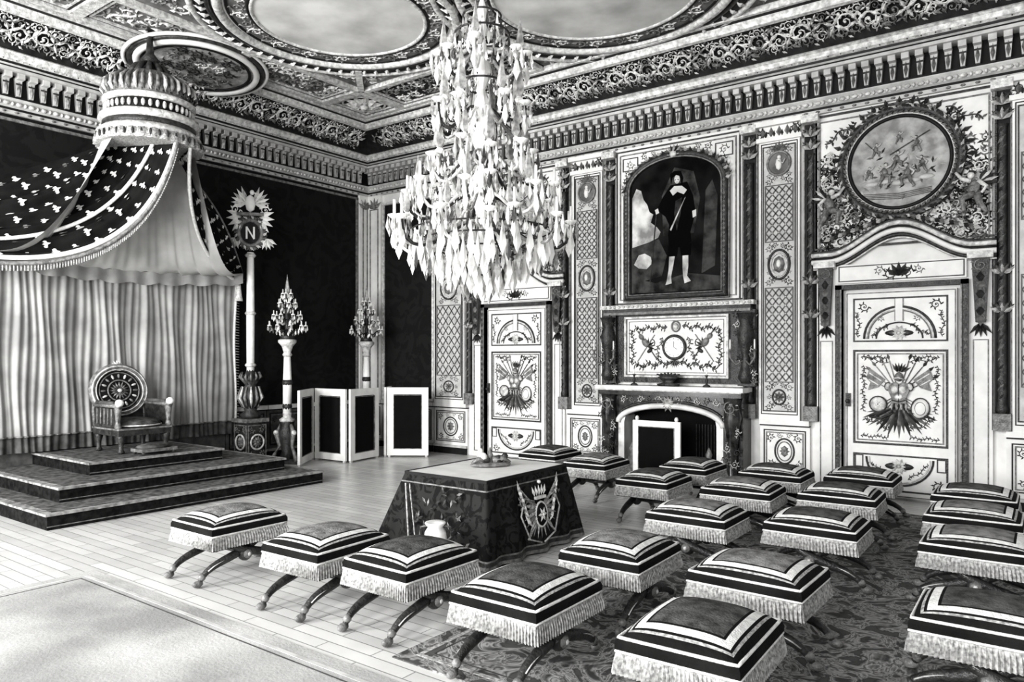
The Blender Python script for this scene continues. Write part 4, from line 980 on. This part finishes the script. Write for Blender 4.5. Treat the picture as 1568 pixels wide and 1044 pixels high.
# ------------------------------------------------------------------ chandelier
m=MB()
m.mat('crystal').lathe([(.0,.0),(.05,.03),(.09,.1),(.05,.18),(.03,.22),(.10,.3),(.14,.4),(.08,.5),(.03,.6),(.05,.7),(.09,.85),(.12,1.0),(.06,1.15),(.03,1.25),(.09,1.4),(.13,1.55),(.07,1.8),(.03,1.9),(.10,2.05),(.06,2.2),(.03,2.4),(.08,2.55),(.02,2.75)],n=10,smooth=False)
tiers=[(.84,.62,14,.34,.5),(.70,.92,12,.36,.6),(.48,1.28,9,.3,.8),(.44,1.72,8,.3,.85),(.42,2.2,8,.28,.6)]
for ti,(rr,z,n,dl,ob) in enumerate(tiers):
    for k in range(n):
        an=2*pi*k/n+ti*.35+.12*sin(k*2.3); c_,s_=cos(an),sin(an); zz=z+.04*sin(k*3.1+ti)
        pts=[tuple(bez([(.03*c_,.03*s_,zz-.05),(rr*.35*c_,rr*.35*s_,zz+.20),(rr*.55*c_,rr*.55*s_,zz-.45),(rr*1.05*c_,rr*1.05*s_,zz-.30),(rr*c_,rr*s_,zz)],i/11)) for i in range(12)]
        m.mat(('crystal_grey','gilt_dark','crystal')[k%3]).tube(pts,.016,6)
        m.mat('crystal').lathe([(.0,-.02),(.03,-.01),(.065,.02),(.06,.025),(.015,.03)],rr*c_,rr*s_,zz,n=10)
        if ti in (0,1): m.mat('pen_white').lathe([(.014,.03),(.013,.16)],rr*c_,rr*s_,zz,n=8)
        if k%2 or ti in (2,3): obelisk(m,rr*.86*c_,rr*.86*s_,zz+.02,ob*(1.15 if k%2 else .9))
        for q in range(6):
            a2=2*pi*q/6; crystal_drop(m,rr*c_+.062*cos(a2),rr*s_+.062*sin(a2),zz+.01,.022,.13+.08*R.random())
        m.mat('crystal').drop(rr*c_,rr*s_,zz-.03,.035,.26)
        a3=an+2*pi/n
        for q in range(1,6):
            t=q/6; sx=rr*(c_*(1-t)+cos(a3)*t); sy=rr*(s_*(1-t)+sin(a3)*t)
            crystal_drop(m,sx,sy,zz-.12*sin(pi*t),.017,.10)
        for q in range(1,10):
            t=q/10; P_=bez([(rr*c_,rr*s_,zz+.03),(rr*.5*c_,rr*.5*s_,zz-.0),(.05*c_,.05*s_,zz+.45)],t)
            crystal_drop(m,P_.x,P_.y,P_.z,.013,.055)
        if ti<2:
            for q in range(2,6):
                t=q/6; crystal_drop(m,rr*t*c_,rr*t*s_,zz-.16-.14*sin(pi*t)*1.2,.026,.20)
for rr,z,n,h in ((.66,.56,30,.32),(.54,.48,26,.32),(.42,.38,22,.32),(.30,.30,17,.30),(.18,.22,12,.28),(.07,.14,6,.24)):
    m.mat('gilt_dark').ring(0,0,z,rr,rr,.008,28,5)
    for k in range(n):
        an=2*pi*k/n; m.mat(R.choice(('crystal','crystal','crystal','crystal','crystal_grey'))).drop(rr*cos(an),rr*sin(an),z+.03*sin(k*5),.038,h)
for rr,z,n,h in ((.26,2.42,14,.2),(.18,2.6,10,.2),(.22,1.95,12,.2)):
    m.mat('gilt_dark').ring(0,0,z,rr,rr,.01,24,5)
    for k in range(n):
        an=2*pi*k/n; crystal_drop(m,rr*cos(an),rr*sin(an),z,.024,h)
m.mat('gilt_dark').lathe([(.012,2.6),(.012,3.79)],n=8)
m.obj('crystal_chandelier',(6.84,-4.88,2.42))

# ------------------------------------------------------------------ light
w=bpy.data.worlds.new('World'); scene.world=w; w.use_nodes=True
bg=w.node_tree.nodes['Background']; bg.inputs['Color'].default_value=(1,1,1,1); bg.inputs['Strength'].default_value=.55
def area(name,loc,target,sx,sy,power):
    l=bpy.data.lights.new(name,'AREA'); l.shape='RECTANGLE'; l.size=sx; l.size_y=sy; l.energy=power
    o=bpy.data.objects.new(name,l); COL.objects.link(o); o.location=loc
    o.rotation_euler=(Vector(target)-Vector(loc)).to_track_quat('-Z','Y').to_euler()
for x,p in ((2.2,760),(6.0,520),(9.8,380)): area('window_light',(x,-13.2,3.0),(x-.2,0,2.2),1.8,4.2,p)

cam=bpy.data.cameras.new('camera'); co=bpy.data.objects.new('camera',cam); COL.objects.link(co)
cam.sensor_width=36; cam.lens=36*1119/1568; cam.shift_y=.0147
co.location=(11.15,-10.3,1.8); co.rotation_euler=(pi/2,0,math.atan2(.5898,.8075)); scene.camera=co
scene.view_settings.view_transform='Standard'
try: scene.view_settings.look='Medium High Contrast'
except Exception: pass
scene.view_settings.exposure=.2
